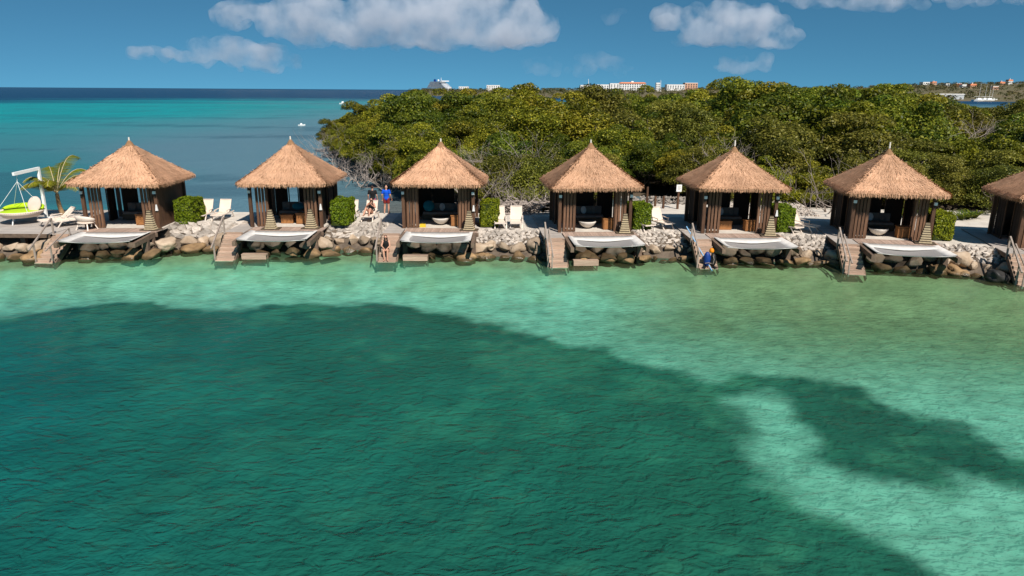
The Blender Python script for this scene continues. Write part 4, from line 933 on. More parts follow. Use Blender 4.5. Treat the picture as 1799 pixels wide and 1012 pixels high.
for i in range(7):
    F = D + .01
    s = thing('sofa', 'grey cushioned sofa inside the %s cabana from the daybed' % ORD[i], 'sofa', HW(i, -.1, 1.05, F), HR(i), 'sofas inside the cabanas')
    link('sofa_base', SOFA_B, s); bevel(link('seat_cushion', SOFA_S, s), .03); bevel(link('backrest', SOFA_K, s), .04)
    for x, me_ in ((-.72, CUSHG), (.0, CUSHW), (.62, CUSHG)):
        c = link('cushion', me_, s, (x, .18, .72), (R(-18), 0, 0)); c.modifiers.new('s', 'SUBSURF').render_levels = 2
    if i in (2, 3, 5):
        b = thing('bowl_table', 'pale bowl shaped table with dark top inside the %s cabana from the daybed' % ORD[i], 'table', HW(i, 0 if i == 2 else -.2, -.75, F), 0, 'bowl tables inside the cabanas'); link('bowl', BOWL, b); link('tabletop', BOWLTOP, b)
    c = thing('teak_cabinet', 'orange teak cabinet inside the %s cabana from the daybed' % ORD[i], 'cabinet', HW(i, .95 if i > 1 else .55, -1.0 if i > 1 else -.7, F), HR(i), 'teak cabinets inside the cabanas'); link('body', CAB, c); link('top', CABT, c); dr = link('door', CABD, c); link('knob', KNOB, dr)
    if i in (0, 4): link('cross_brace', CRX, c)
    if i in (1, 4):
        c = thing('teak_cabinet', 'low teak box before the sofa of the %s cabana from the daybed' % ORD[i], 'cabinet', HW(i, -.35, -.55, F), HR(i), 'teak cabinets inside the cabanas'); link('body', CAB, c, scale=(1.1, 1, .8)); link('top', CABT, c, (0, 0, -.12), scale=(1.1, 1, 1))
o = link('draped_towel', MB().ell((0, 0, 0), (.36, .16, .34), n=9, m=6).mesh('draped_towel', M_TEAL, True), None, HW(2, -.85, .75, D + .86), (R(-20), 0, R(10))); tag(o, 'teal towel heaped on the sofa of the third cabana', 'towel')
o = link('draped_towel', MB().ell((0, 0, 0), (.36, .16, .22), n=9, m=6).mesh('draped_towel', M_TEAL, True), None, HW(1, -.1, .8, D + .76), (R(-20), 0, R(10))); tag(o, 'teal towel heaped on the sofa of the second cabana', 'towel')
sl = thing('beach_bag', 'small yellow beach bag with dark handles on the floor of the third cabana', 'bag', HW(2, -.95, -1.55, D + .01), 0); link('bag_body', MB().box((0, 0, .09), (.34, .2, .18), taper=.9).mesh('bag_body', mat('yellow_bag', (.75, .5, .03), (.6, .4, .02), 5, .6)), sl)
for s_ in (-1, 1): link('bag_handle', MB().tube([(-.1, s_ * .08, .18), (-.06, s_ * .08, .27), (.06, s_ * .08, .27), (.1, s_ * .08, .18)], .014, 6).mesh('bag_handle', M_BLACK), sl)
for i in (0, 1, 2, 4):
    o = link('hanging_towel', MB().box((0, 0, .17), (.15, .07, .34), taper=.4).mesh('hanging_towel', M_WCUSH), None, HW(i, 1.98, -2.09, D + 1.02), (0, 0, HR(i)))
    tag(o, 'small white towel hanging on the front post of the %s cabana from the daybed' % ORD[i], 'towel', 'white towels hung on cabana posts')

# ------------------------------------------------------------------ rope posts and sign
rp = [on_z(1136, 363, TZ), on_z(1150.5, 366, TZ), on_z(1165, 366, TZ), on_z(1190, 367, TZ)]
wh = ['post nearest the fourth cabana', 'second post from the fourth cabana', 'third post from the fourth cabana', 'post under the white sign']
for k, p in enumerate(rp):
    h_ = 1.35 if k in (0, 3) else .82; o = link('rope_post', MB().tube([(0, 0, 0), (0, 0, h_)], [.085, .075], 9).mesh('rope_post', M_POST), None, p); tag(o, 'dark timber rope ' + wh[k], 'post', 'rope posts by the fifth cabana')
for k in range(3):
    a, b_ = rp[k], rp[k + 1]; h0 = .75; pts = []
    for j in range(11):
        f = j / 10; q = a.lerp(b_, f); q.z = TZ + h0 - .38 * math.sin(math.pi * f); pts.append(q)
    o = link('rope', MB().tube(pts, .028, 6).mesh('rope', M_ROPE)); tag(o, 'dark rope slung between the %s' % ['post by the fourth cabana and the next post', 'two short middle posts', 'short post and the sign post'][k], 'rope', 'ropes slung between the posts')
t = thing('sign_board', 'white notice board on the post beside the fifth cabana', 'sign', rp[3] + Vector((0, -.10, 1.18)), R(8)); link('board', MB().box((0, 0, .22), (.36, .03, .46)).mesh('board', M_WHITE), t); link('frame', MB().box((0, .022, .22), (.40, .012, .50)).mesh('frame', M_BLACK), t)
for k in range(4): link('text_line', MB().box((0, -.018, .36 - k * .08), (.22 - .03 * (k % 2), .004, .022)).mesh('text_line', M_GREYC), t)

# ------------------------------------------------------------------ people
def person(name, label, loc, rz, J, extra=(), skin=M_SKIN, hair=None, cloth=(), shades=False, fem=False):
    """J: joints (left = negative x), figure faces -y; limbs are blended into one surface by a voxel remesh"""
    t = thing(name, label, 'person', loc, rz); V = {k: Vector(v) for k, v in J.items()}
    b = MB(); pel, wai, che, nek, hed = V['pelvis'], V['waist'], V['chest'], V['neck'], V['head']
    k = .92 if fem else 1.0
    def frame(up): 
        z = up.normalized(); x = Vector((1, 0, 0)); y = z.cross(x).normalized(); x = y.cross(z); return Matrix((x, y, z)).transposed()
    ft = frame(che - pel); tor = lambda e: [(pel, (.165 + e, .125 + e, .13 + e)), (wai, (.14 * k + e, .105 + e, .15 + e)), (che, (.175 * k + e, .12 + e, .17 + e)), ((wai + pel) / 2, (.15 * k + e, .11 + e, .12 + e)), ((wai + che) / 2, (.15 * k + e, .11 + e, .14 + e))]
    for c, r in tor(0): b.ell(c, r, ft)
    b.capsule(che + (nek - che) * .4, nek, .075 * k, .056 * k); b.capsule(nek, hed - (hed - nek) * .2, .056 * k, .055 * k)
    fh = frame(hed - nek); b.ell(hed, (.076, .096, .118), fh, 12, 9); b.ell(hed + fh @ Vector((0, -.015, -.065)), (.055, .075, .06), fh)
    b.ell(hed + fh @ Vector((0, -.10, -.01)), (.014, .022, .026), fh)
    for s in (-1, 1): b.ell(hed + fh @ Vector((s * .078, .005, -.01)), (.012, .022, .032), fh)
    b.ell(hed + fh @ Vector((0, -.088, -.065)), (.026, .014, .010), fh)
    arms = MB()
    for s, q in ((-1, 'l'), (1, 'r')):
        sh, el, wr = V['sh' + q], V['el' + q], V['wr' + q]; hp, kn, an = V['hip' + q], V['kn' + q], V['an' + q]
        b.capsule(che, sh, .085 * k, .062 * k); b.capsule(sh, el, .054 * k, .042 * k); b.capsule(el, wr, .042 * k, .028 * k)
        hd = V.get('hd' + q, (wr - el).normalized()); hd = hd.normalized(); sx = hd.cross(Vector((0, 1, .3))).normalized(); nz = sx.cross(hd)
        b.ell(wr + hd * .055, (.040, .018, .056), Matrix((sx, nz, hd)).transposed())
        for f in range(4):
            o_ = sx * (-.03 + .02 * f); p0 = wr + hd * .09 + o_; L = (.058, .070, .066, .050)[f]; p1 = p0 + (hd * .9 + nz * .25).normalized() * L * .55; p2 = p1 + (hd * .7 + nz * .7).normalized() * L * .5
            b.capsule(p0, p1, .0095, .009, 6); b.capsule(p1, p2, .009, .0075, 6)
        p0 = wr + hd * .03 - sx * .032; p1 = p0 + (hd * .6 - sx * .7).normalized() * .04; b.capsule(p0, p1, .012, .010, 6); b.capsule(p1, p1 + (hd * .9 - sx * .2).normalized() * .03, .010, .008, 6)
        b.capsule(pel, hp, .12, .098); b.capsule(hp, kn, .092, .058); b.capsule(kn, kn.lerp(an, .35), .056, .060); b.capsule(kn.lerp(an, .35), an, .060, .038)
        fo = V.get('ft' + q, Vector((0, -1, 0))).normalized(); heel = an - fo * .045 + Vector((0, 0, -.035)); b.capsule(an, heel, .038, .036); b.capsule(heel, an + fo * .15 + Vector((0, 0, -.055)), .036, .026)
        b.capsule(an + fo * .12 + Vector((0, 0, -.05)), an + fo * .19 + Vector((0, 0, -.062)), .034, .018)
    o = link('body', b.mesh('body', skin, True), t); md = o.modifiers.new('r', 'REMESH'); md.mode = 'VOXEL'; md.voxel_size = .011; md.use_smooth_shade = True
    def garment(nm, parts, m_):
        g = MB()
        for p in parts:
            if p[0] == 'torso':
                for c, r in tor(.016)[p[1]:p[2]]: g.ell(c, r, ft)
            elif p[0] == 'yoke':
                for q in 'lr': g.capsule(che, V['sh' + q], .10 * k, .075 * k)
            elif p[0] == 'sleeve':
                for q in 'lr': g.capsule(V['sh' + q], V['sh' + q].lerp(V['el' + q], p[1]), .073, .072)
            elif p[0] == 'leg':
                for q in 'lr': g.capsule(pel, V['hip' + q], .135, .115); g.tube([V['hip' + q], V['hip' + q].lerp(V['kn' + q], p[1])], [.115, .105], 12); g.ell(V['hip' + q], (.115,) * 3)
            elif p[0] == 'hip':
                for q in 'lr': g.ell(V['hip' + q].lerp(pel, .45), (.122, .122, .11))
            elif p[0] == 'strap':
                for q in 'lr': g.capsule(che + ft @ Vector(((-.07 if q == 'l' else .07), -.10, .05)), V['sh' + q].lerp(nek, .45) + Vector((0, -.01, .03)), .03, .028)
        w = link(nm, g.mesh(nm, m_, True), t); md = w.modifiers.new('r', 'REMESH'); md.mode = 'VOXEL'; md.voxel_size = .014; md.use_smooth_shade = True
    for nm, parts, m_ in cloth: garment(nm, parts, m_)
    if hair:
        g = MB(); g.ell(hed + fh @ Vector((0, .034, .034)), (.084, .088, .098), fh, 12, 8)
        if fem: g.ell(hed + fh @ Vector((0, .06, -.05)), (.085, .06, .13), fh); g.ell(hed + fh @ Vector((-.078, .03, -.08)), (.022, .04, .10), fh); g.ell(hed + fh @ Vector((.078, .03, -.08)), (.022, .04, .10), fh)
        link('hair', g.mesh('hair', hair, True), t)
    for s in (-1, 1):
        if not shades: link('eye', MB().ell(hed + fh @ Vector((s * .032, -.088, .012)), (.013, .008, .008), fh).mesh('eye', M_BLACK, True), t)
    if shades:
        g = MB(); g.box(hed + fh @ Vector((0, -.098, .015)), (.15, .02, .042), fh); g.box(hed + fh @ Vector((-.08, -.04, .02)), (.012, .11, .016), fh); g.box(hed + fh @ Vector((.08, -.04, .02)), (.012, .11, .016), fh)
        link('sunglasses', g.mesh('sunglasses', M_BLACK), t)
    return t
def standing(lean=0.0, arm=.0, w=1.0):
    return dict(pelvis=(0, 0, .96), waist=(0, .0, 1.10), chest=(0, .01 + lean, 1.33), neck=(0, .01 + lean, 1.53), head=(0, -.01 + lean, 1.665), shl=(-.195, .01, 1.455), shr=(.195, .01, 1.455), ell=(-.265, .04, 1.17), elr=(.265, .04, 1.17), wrl=(-.285, -.06 - arm, .93), wrr=(.285, -.06, .93),
                hipl=(-.095, 0, .92), hipr=(.095, 0, .92), knl=(-.115, -.02, .50), knr=(.125, -.01, .50), anl=(-.12, .0, .085), anr=(.15, .03, .085), ftl=(-.25, -1, 0), ftr=(.3, -1, 0))
pm = on_z(656, 376, TZ)
person('person', 'standing person in black shirt and magenta shorts seen from behind', (pm.x, pm.y, TZ), R(184), standing(.01), hair=M_HAIR, cloth=[('shirt', [('torso', 0, 5), ('yoke',), ('sleeve', .55)], M_BLKC), ('shorts', [('leg', .55)], M_PINK)])
pm = on_z(680, 375, TZ)
person('person', 'standing person in bright blue shirt and dark red shorts seen from behind', (pm.x, pm.y, TZ), R(176), standing(-.01, .05), cloth=[('shirt', [('torso', 0, 5), ('yoke',), ('sleeve', .55), ('hip',)], M_BLUE), ('shorts', [('leg', .62)], M_RED)])
# woman on the stairs of the third cabana: seat on the fifth tread
st = HW(2, -2.40, -3.62, D); seat = Vector((st.x - .12, st.y - 1.08, D - .10 - .175 * 4 + .03))
person('person', 'seated person in black swimsuit and sunglasses on the stairs, feet at the water', (seat.x, seat.y, seat.z), R(4),
       dict(pelvis=(0, 0, .12), waist=(0, .02, .27), chest=(0, 0, .49), neck=(0, -.02, .68), head=(.0, -.05, .81), shl=(-.17, -.01, .60), shr=(.17, -.01, .60), ell=(-.215, -.16, .38), elr=(.215, -.16, .38), wrl=(-.06, -.36, .27), wrr=(.07, -.37, .26), hdl=(.3, -1, -.5), hdr=(-.3, -1, -.5),
            hipl=(-.09, -.04, .11), hipr=(.09, -.04, .11), knl=(-.10, -.46, .20), knr=(.12, -.46, .20), anl=(-.06, -.52, -.23), anr=(.10, -.52, -.23), ftl=(-.1, -1, 0), ftr=(.2, -1, 0)),
       hair=M_HAIR, cloth=[('swimsuit', [('torso', 0, 5), ('hip',), ('strap',)], M_BLKC)], shades=True, fem=True)
# woman reclining on the lounger
lw = LW.location
person('person', 'reclining person in black swimsuit and sunglasses, knees raised, on a cream lounger', (lw.x, lw.y, lw.z + .36), LW.rotation_euler.z,
       dict(pelvis=(0, 1.02, .14), waist=(0, 1.12, .26), chest=(0, 1.22, .46), neck=(0, 1.29, .64), head=(0, 1.28, .78), shl=(-.17, 1.23, .57), shr=(.17, 1.23, .57), ell=(-.29, 1.06, .38), elr=(.29, 1.06, .38), wrl=(-.09, .90, .55), wrr=(.09, .90, .55), hdl=(.35, -.25, .9), hdr=(-.35, -.25, .9),
            hipl=(-.09, .98, .12), hipr=(.09, .98, .12), knl=(-.16, .58, .40), knr=(.10, .55, .36), anl=(-.22, .25, .10), anr=(.12, .22, .10), ftl=(0, -1, 0), ftr=(.1, -1, 0)),
       hair=M_HAIR, cloth=[('swimsuit', [('torso', 0, 5), ('hip',), ('strap',)], M_BLKC)], shades=True, fem=True)

# ------------------------------------------------------------------ water gear on the stairs of the fifth cabana
st = HW(4, -2.40, -3.62, 0); y0 = st.y - 1.55
t = thing('dive_gear', 'blue and black dive gear with an orange float propped on the fifth cabana stairs', 'dive gear', (st.x + .05, y0, .08)); t.scale = (.8, .85, .78)
g = link('blue_bag', MB().ell((-.16, 0, .50), (.24, .17, .50), n=10, m=8).mesh('blue_bag', M_STRIP, True), t); link('black_pack', MB().ell((.24, .05, .42), (.22, .17, .46), n=10, m=8).mesh('black_pack', M_BLACK, True), t)
link('strap', MB().tube([(.18, -.14, .75), (.25, -.15, .5), (.2, -.14, .2)], .022, 6).mesh('strap', M_RAIL), t); link('strap', MB().tube([(-.3, -.14, .25), (-.1, -.17, .3), (.1, -.15, .24)], .02, 6).mesh('strap', M_RAIL), t)
link('orange_float', MB().lathe([(.02, .0), (.13, .02), (.16, .10), (.14, .22), (.08, .30), (.02, .31)], 16, (.10, .02, .92)).mesh('orange_float', M_ORANGE, True), t)
for s in (-1, 1): link('fin', MB().box((s * .32, -.10, .02), (.24, .5, .03), Matrix.Rotation(s * .35, 3, 'Z'), taper=.8).mesh('fin', M_BLACK), t)
o = link('boat_pole', MB().tube([on_z(1206, 398, 1.7), (st.x + .12, y0 - .42, -.05)], [.03, .028], 8).mesh('boat_pole', M_PALEB)); tag(o, 'pale blue pole leaning on the stairs of the fifth cabana', 'pole')

# ------------------------------------------------------------------ small boats
def motor_boat(px, py, L, label, rz):
    p = on_z(px, py, 0); t = thing('motor_boat', label, 'boat', (p.x, p.y, 0), rz, 'small white boats on the open water'); b = MB()
    for x, w, z0, z1 in ((-.5, .16, -.02, .16), (-.1, .19, -.03, .17), (.25, .15, -.02, .19), (.5, .01, .05, .23)): b.v += [(x * L, -w * L, z1 * L), (x * L, -w * L * .6, z0 * L), (x * L, w * L * .6, z0 * L), (x * L, w * L, z1 * L)]
    for k in range(3):
        for j in range(3): b.f.append((k * 4 + j, k * 4 + j + 1, k * 4 + 5 + j, k * 4 + 4 + j)); b.a.append(0)
        b.f.append((k * 4 + 3, k * 4, k * 4 + 4, k * 4 + 7)); b.a.append(0)
    b.f.append((0, 1, 2, 3)); b.a.append(0); link('hull', b.mesh('hull', M_WHITE), t); link('cabin', MB().box((-.05 * L, 0, .26 * L), (.3 * L, .24 * L, .18 * L), taper=.8).mesh('cabin', M_WHITE), t); link('windscreen', MB().box((.11 * L, 0, .27 * L), (.015 * L, .2 * L, .10 * L)).mesh('windscreen', M_BLACK), t); return t
motor_boat(530, 221, 1.7, 'small white boat on open water off the tip of the thicket', R(20)); motor_boat(603, 183, 4.5, 'white motor boat far off beside the thicket', R(10))

# ------------------------------------------------------------------ far shore: land, scrub, buildings, ship, yachts
M_FARLAND = mat('far_scrubland', (0.085, 0.085, 0.035), (0.15, 0.11, 0.065), .02, .95); M_SCRUB = leaf_mat('far_scrub_leaf', (.03, .04, .008), (.07, .075, .015), (.15, .12, .04), .1, .1)
P = []
ra = np.linspace(-.13, 1.1, 90); rd = np.array([420, 560, 640, 900, 1200, 1600, 2000, 2400, 2900, 3400])
P = np.zeros((len(rd), len(ra), 3))
for j, d_ in enumerate(rd):
    for i_, a in enumerate(ra):
        ridge = np.interp(a, [-.155, -.12, 0, .2, .45, .52, .60, .75, 1.1], [0, 2, 5, 10, 14, 26, 30, 38, 38]); lagoon = 1 if (a < .42 or a > .75) else 0
        z = -3 + (ridge + 4) * sstep(600, 1900, d_) * (.75 + .5 * fbm(np.array([a * 900.]), np.array([d_ * 1.]), 160, 8)[0]) + (2.0 if (lagoon and d_ > 900) else 0)
        P[j, i_] = (a * d_, d_, z if j else -3)
struct('far_land', grid_mesh('far_land', P, M_FARLAND))
def land_z(a, d_):
    j = int(np.searchsorted(rd, d_)) - 1; j = max(0, min(len(rd) - 2, j)); f = (d_ - rd[j]) / (rd[j + 1] - rd[j]); q = np.array([np.interp(a, ra, P[k, :, 2]) for k in (j, j + 1)]); return float(q[0] * (1 - f) + q[1] * f)
rr = np.random.RandomState(31); Cc = []; Rr = []
for k in range(2600):
    a = rr.uniform(-.14, .86); d_ = rr.uniform(750, 2300)
    z = land_z(a, d_)
    if z < .3: continue
    s = rr.uniform(2.5, 6.5); Cc.append((a * d_, d_, z + s * .35)); Rr.append(s)
V, kk = leaf_faces(rr, np.array(Cc), np.array(Rr), 60000, 1.0, squash=.7); tn = np.clip(rr.uniform(0, 1, len(Cc))[kk] + rr.normal(size=60000) * .15, 0, 1)
o = link('far_scrub', quads_mesh('far_scrub', V, tn, 'tone', M_SCRUB)); o['kind'] = 'stuff'; tag(o, 'distant scrub and trees covering the far shore', 'scrub')
M_BW = mat('white_stucco', (.78, .77, .75), (.68, .67, .65), .3, .8); M_BO = mat('orange_roof', (.62, .22, .10), (.5, .17, .08), .3, .8); M_BGL = mat('dark_window', (.05, .07, .09), (.03, .04, .05), 1, .2); M_BP = mat('peach_stucco', (.62, .36, .24), (.54, .3, .2), .3, .8); M_BR = mat('red_stucco', (.5, .12, .08), (.4, .1, .07), .3, .8)
def building(x0, x1, ytop, dist, label, wall, roof=None, floors=4, group='far white buildings'):
    if group == 'far hillside houses':
        dist = min(range(760, 2300, 20), key=lambda q: abs(land_z(at_y(x0, ytop, q).x / q, q) + 5.0 - at_y(x0, ytop, q).z))
    p0, p1 = at_y(x0, ytop, dist), at_y(x1, ytop, dist); a = (p0.x + p1.x) / 2 / dist; z0 = land_z(a, dist) - 2; w = p1.x - p0.x; h = p0.z - z0; dep = min(w, 22)
    t = thing('far_building', label, 'building', ((p0.x + p1.x) / 2, dist, z0), 0, group); link('wall', MB().box((0, dep / 2, h / 2), (w, dep, h)).mesh('wall', wall), t)
    r = link('roof', (MB().box((0, dep / 2, h + 1.3), (w * 1.03, dep * 1.1, 2.6), taper=.86) if roof else MB().box((0, dep / 2, h + .4), (w * 1.02, dep * 1.02, .8))).mesh('roof', roof or M_BW), t)
    if roof: link('roof_tower', MB().box((0, dep / 2, h + 3.6), (w * .10, dep * .4, 2.6), taper=.7).mesh('roof_tower', M_BW), r)
    nx = max(3, int(w / 5)); wm = MB().box((0, 0, 0), (w / nx * .5, .5, 1.9)).mesh('window', M_BGL)
    for f in range(floors):
        z = h - 2.6 - f * 3.6
        if z < 1: break
        for k in range(nx): link('window', wm, t, (-w / 2 + w / nx * (k + .5), -.1, z))
building(1020, 1042, 150, 1500, 'long white hotel block beside the tall mast on the far shore', M_BW, None, 3); building(1043, 1070, 149, 1520, 'white hotel block with rows of dark windows on the far shore', M_BW, None, 4); building(1072, 1088, 147, 1540, 'narrow white block against the orange roofed hotel', M_BW, None, 3)
building(1089, 1135, 146.5, 1600, 'large hotel with an orange tiled roof on the far shore', M_BW, M_BO, 4); building(1153, 1160, 146, 1500, 'slim white tower block on the far shore', M_BW, None, 5); building(1172, 1203, 149, 1550, 'low white block next to the slim tower on the far shore', M_BW, None, 2); building(1204, 1226, 146, 1600, 'cream block near the tallest trees on the far shore', M_BP, None, 3)
building(855, 878, 150, 1900, 'pale low block beyond the thicket on the far shore', M_BW, None, 2); building(905, 935, 150, 2000, 'grey white low block on the far shore behind the thicket', M_BW, None, 2); building(806, 823, 152.5, 2000, 'white low block beside the cruise ship', M_BW, None, 2)
for (x0, x1, y, dist, lab, m_, rf) in [(1680, 1690, 147, 1150, 'red walled house on the hillside', M_BR, None), (1691, 1700, 149, 1100, 'white house beside the red one on the hillside', M_BW, None), (1662, 1669, 147.5, 1150, 'white house with a gable on the hillside', M_BW, None), (1622, 1634, 144.5, 1700, 'long white roofed house on the ridge', M_BW, None), (1772, 1780, 142, 1300, 'white house near the ridge top', M_BW, M_BO), (1705, 1716, 150, 1000, 'peach house behind the yacht masts', M_BP, M_BO), (1745, 1755, 152, 1000, 'peach house between the yacht masts and the ridge top', M_BP, None), (1638, 1646, 145, 1500, 'orange roofed house on the ridge', M_BP, M_BO), (1757, 1766, 146, 1250, 'brown roofed house near the ridge top', M_BP, M_BO)]: building(x0, x1, y, dist, lab, m_, rf, 1, 'far hillside houses')
def mast(px, y0, y1, dist, label):
    a, b_ = at_y(px, y1, dist), at_y(px, y0, dist); o = link('radio_mast', MB().tube([(a.x, a.y, a.z), (b_.x, b_.y, b_.z - 12)], [.35, .7], 6).mesh('radio_mast', M_WHITE)); tag(o, label, 'mast', 'tall masts on the far shore')
mast(1034, 160, 139, 1400, 'tall white mast in front of the white hotel'); mast(1161, 160, 141, 1400, 'tall mast beside the slim tower block')
def yacht(px, py_top, dist, label, L):
    p = at_y(px, 185, dist); t = thing('yacht', label, 'yacht', (p.x, dist, 0), R(20), 'yachts moored in the lagoon'); b = MB()
    for x, w, z0, z1 in ((-.5, .13, .0, .10), (-.1, .16, -.03, .10), (.25, .12, -.02, .11), (.5, .01, .04, .13)): b.v += [(x * L, -w * L, z1 * L), (x * L, -w * L * .6, z0 * L), (x * L, w * L * .6, z0 * L), (x * L, w * L, z1 * L)]
    for k in range(3):
        for j in range(3): b.f.append((k * 4 + j, k * 4 + j + 1, k * 4 + 5 + j, k * 4 + 4 + j)); b.a.append(0)
        b.f.append((k * 4 + 3, k * 4, k * 4 + 4, k * 4 + 7)); b.a.append(0)
    b.f.append((0, 1, 2, 3)); b.a.append(0); link('hull', b.mesh('hull', M_WHITE), t); link('cabin', MB().box((0, 0, .14 * L), (.35 * L, .16 * L, .09 * L), taper=.8).mesh('cabin', M_WHITE), t); ht = at_y(px, py_top, dist).z; link('mast', MB().tube([(0, 0, .1 * L), (0, 0, ht)], [.14, .09], 6).mesh('mast', M_WHITE), t); link('boom', MB().tube([(0, 0, .28 * L), (-.4 * L, 0, .27 * L)], .1, 6).mesh('boom', M_WHITE), t)
for k, (px, yt, dd_) in enumerate([(1717.5, 148, 820), (1728, 150, 840), (1735.5, 149, 830), (1740.5, 153, 860)]): yacht(px, yt, dd_, 'moored yacht with %s in the lagoon by the hillside' % ['a thick pinkish mast', 'a slender grey mast', 'a tall white mast', 'the shortest mast'][k], 18)
M_SHEDW = mat('shed_grey', (.45, .48, .5), (.38, .4, .42), .3, .8)
b = thing('boat_shed', 'long low white roofed shed by the lagoon below the hillside', 'shed', (at_y(1664, 185, 900).x, 900, 0), R(5)); link('wall', MB().box((0, 0, 3), (34, 8, 8)).mesh('wall', M_SHEDW), b); link('roof', MB().box((0, 0, 7.3), (36, 9.5, .7), taper=.9).mesh('roof', M_BW), b)
# cruise ship
sp = at_y(769, 158, 2600); t = thing('cruise_ship', 'white cruise ship with dark funnel moored beyond the thicket', 'ship', (sp.x, 2600, 0), R(-47)); t.scale = (1.05, 1.1, 1.0); M_SHW = mat('ship_window', (.24, .28, .33), (.2, .24, .28), .1, .3); M_SHIP = mat('ship_white', (.72, .74, .77), (.66, .68, .71), .05, .5)
b = MB()
for x, w, z0, z1 in ((-75, 12, 0, 14), (-20, 15, -1, 14), (40, 14.5, -1, 14.5), (62, 9, 0, 16), (76, 1, 4, 18)): b.v += [(x, -w, z1), (x, -w * .8, z0), (x, w * .8, z0), (x, w, z1)]
for k in range(4):
    for j in range(3): b.f.append((k * 4 + j, k * 4 + j + 1, k * 4 + 5 + j, k * 4 + 4 + j)); b.a.append(0)
    b.f.append((k * 4 + 3, k * 4, k * 4 + 4, k * 4 + 7)); b.a.append(0)
b.f.append((0, 1, 2, 3)); b.a.append(0); link('hull', b.mesh('hull', M_SHIP), t)
for k in range(7): sd_ = link('deck_storey', MB().box((8 - k * 1.2, 0, 16.2 + 3 * k), (96 - 7 * k, 26 - k * .8, 2.4)).box((8 - k * 1.2, 0, 17.6 + 3 * k), (98 - 7 * k, 27.5 - k * .8, .5)).mesh('deck_storey', M_SHIP), t); link('window_band', MB().box((8 - k * 1.2, 0, 16.2 + 3 * k), (96.4 - 7 * k, 26.4 - k * .8, .8)).mesh('window_band', M_SHW), sd_)
link('funnel', MB().box((-14, 0, 40), (8, 6, 8), taper=.75).mesh('funnel', M_STRIP), t); link('mast', MB().tube([(20, 0, 36), (20, 0, 49)], [1.2, .5], 6).mesh('mast', M_SHIP), t); link('radar_dome', MB().ell((5, 0, 40), (3.2,) * 3).mesh('radar_dome', M_SHIP, True), t); link('bridge', MB().box((38, 0, 37.5), (10, 29, 3)).mesh('bridge', M_SHIP), t)

# ------------------------------------------------------------------ clouds
def cloud_mat(name, dens):
    m = bpy.data.materials.new(name); t = nt(m); n = t.nodes; l = t.links; n.clear(); o = n.new('ShaderNodeOutputMaterial'); v = n.new('ShaderNodeVolumePrincipled'); v.inputs['Color'].default_value = (.88, .905, .95, 1); v.inputs['Anisotropy'].default_value = .1
    tc = n.new('ShaderNodeTexCoord'); no = n.new('ShaderNodeTexNoise'); no.inputs['Scale'].default_value = .0042; no.inputs['Detail'].default_value = 3.5; no.inputs['Roughness'].default_value = .62
    l.new(tc.outputs['Object'], no.inputs['Vector']); mr = n.new('ShaderNodeMapRange'); mr.inputs[1].default_value = .41; mr.inputs[2].default_value = .78; mr.inputs[3].default_value = 0.0; mr.inputs[4].default_value = dens * 1.25; l.new(no.outputs[0], mr.inputs[0]); l.new(mr.outputs[0], v.inputs['Density'])
    l.new(v.outputs[0], o.inputs['Volume']); m.cycles.volume_step_rate = 0.3; return m
CTEX = bpy.data.textures.new('cloud_lumps', 'CLOUDS'); CTEX.noise_scale = 110; CTEX.noise_depth = 4
CD = 7000.0
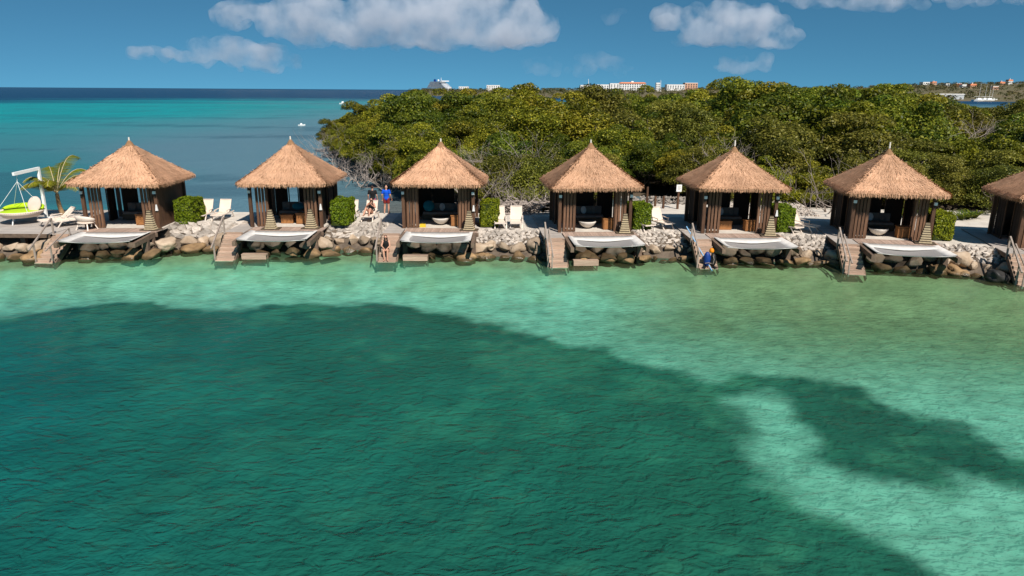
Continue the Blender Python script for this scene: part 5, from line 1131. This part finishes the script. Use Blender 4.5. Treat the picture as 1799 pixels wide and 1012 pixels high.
def cloud(label, blobs, dens, seed, vox=26):
    rr = random.Random(seed); b = MB(); c0 = at_y(blobs[0][0], blobs[0][1], CD); k = CD / F_PX
    for (x, y, rx, ry) in blobs:
        p = at_y(x, y, CD) - c0; rx *= 1.15; ry *= 1.3
        nb = max(5, int(rx / 5))
        for q in range(nb):
            a = rr.uniform(-1, 1); bb = rr.uniform(-.35, .75) * (1 - a * a) ** .5; r_ = min(rx, ry * 1.3) * k * rr.uniform(.42, .75)
            b.ell(p + Vector((a * rx * k * .8, rr.uniform(-.5, .5) * rx * k * .6, bb * ry * k * .8)), (r_ * 1.15, r_, r_ * .72), n=10, m=7)
    o = link('cloud', b.mesh('cloud', cloud_mat('cloud_vapour', dens)), None, c0); r1 = o.modifiers.new('r', 'REMESH'); r1.mode = 'VOXEL'; r1.voxel_size = vox; d1 = o.modifiers.new('d', 'DISPLACE'); d1.texture = CTEX; d1.strength = 130; d1.mid_level = .5; d1.texture_coords = 'LOCAL'; r2 = o.modifiers.new('r2', 'REMESH'); r2.mode = 'VOXEL'; r2.voxel_size = vox * .8
    tag(o, label, 'cloud', 'fair weather clouds'); return o
cloud('largest grey white cumulus cloud, spanning high above the cruise ship', [(640, 48, 120, 34), (470, 30, 75, 22), (560, 40, 80, 30), (720, 40, 90, 42), (820, 36, 90, 46), (890, 48, 55, 34), (720, 78, 150, 14)], .0052, 1)
cloud('long low cumulus cloud over the open sea', [(400, 96, 70, 20), (300, 95, 60, 14), (385, 80, 38, 16), (470, 105, 60, 18), (470, 122, 70, 8), (250, 92, 24, 8)], .0050, 2)
cloud('bright domed cumulus cloud above the far hotels', [(1270, 45, 60, 30), (1190, 34, 42, 18), (1320, 50, 50, 30), (1365, 66, 36, 18), (1290, 72, 90, 12), (1290, 28, 30, 18)], .0060, 3)
cloud('small low cumulus cloud just above the tallest trees', [(1315, 113, 38, 13), (1300, 120, 50, 8)], .0040, 4, 18)
cloud('faint wispy cloud low over the hotels', [(985, 124, 60, 9), (1070, 124, 42, 9), (950, 115, 30, 12), (1045, 108, 30, 14)], .0016, 5, 20)
cloud('flat pale cloud in the upper sky near the hillside', [(1500, 4, 90, 16), (1430, 2, 60, 12), (1560, 2, 60, 14)], .0038, 6)
cloud('faint small cloud beside the domed cumulus', [(1083, 29, 26, 10)], .0017, 7, 18)
cloud('pale cloud above the hillside end of the shore', [(1760, 2, 70, 12), (1700, -4, 50, 14)], .0036, 8)
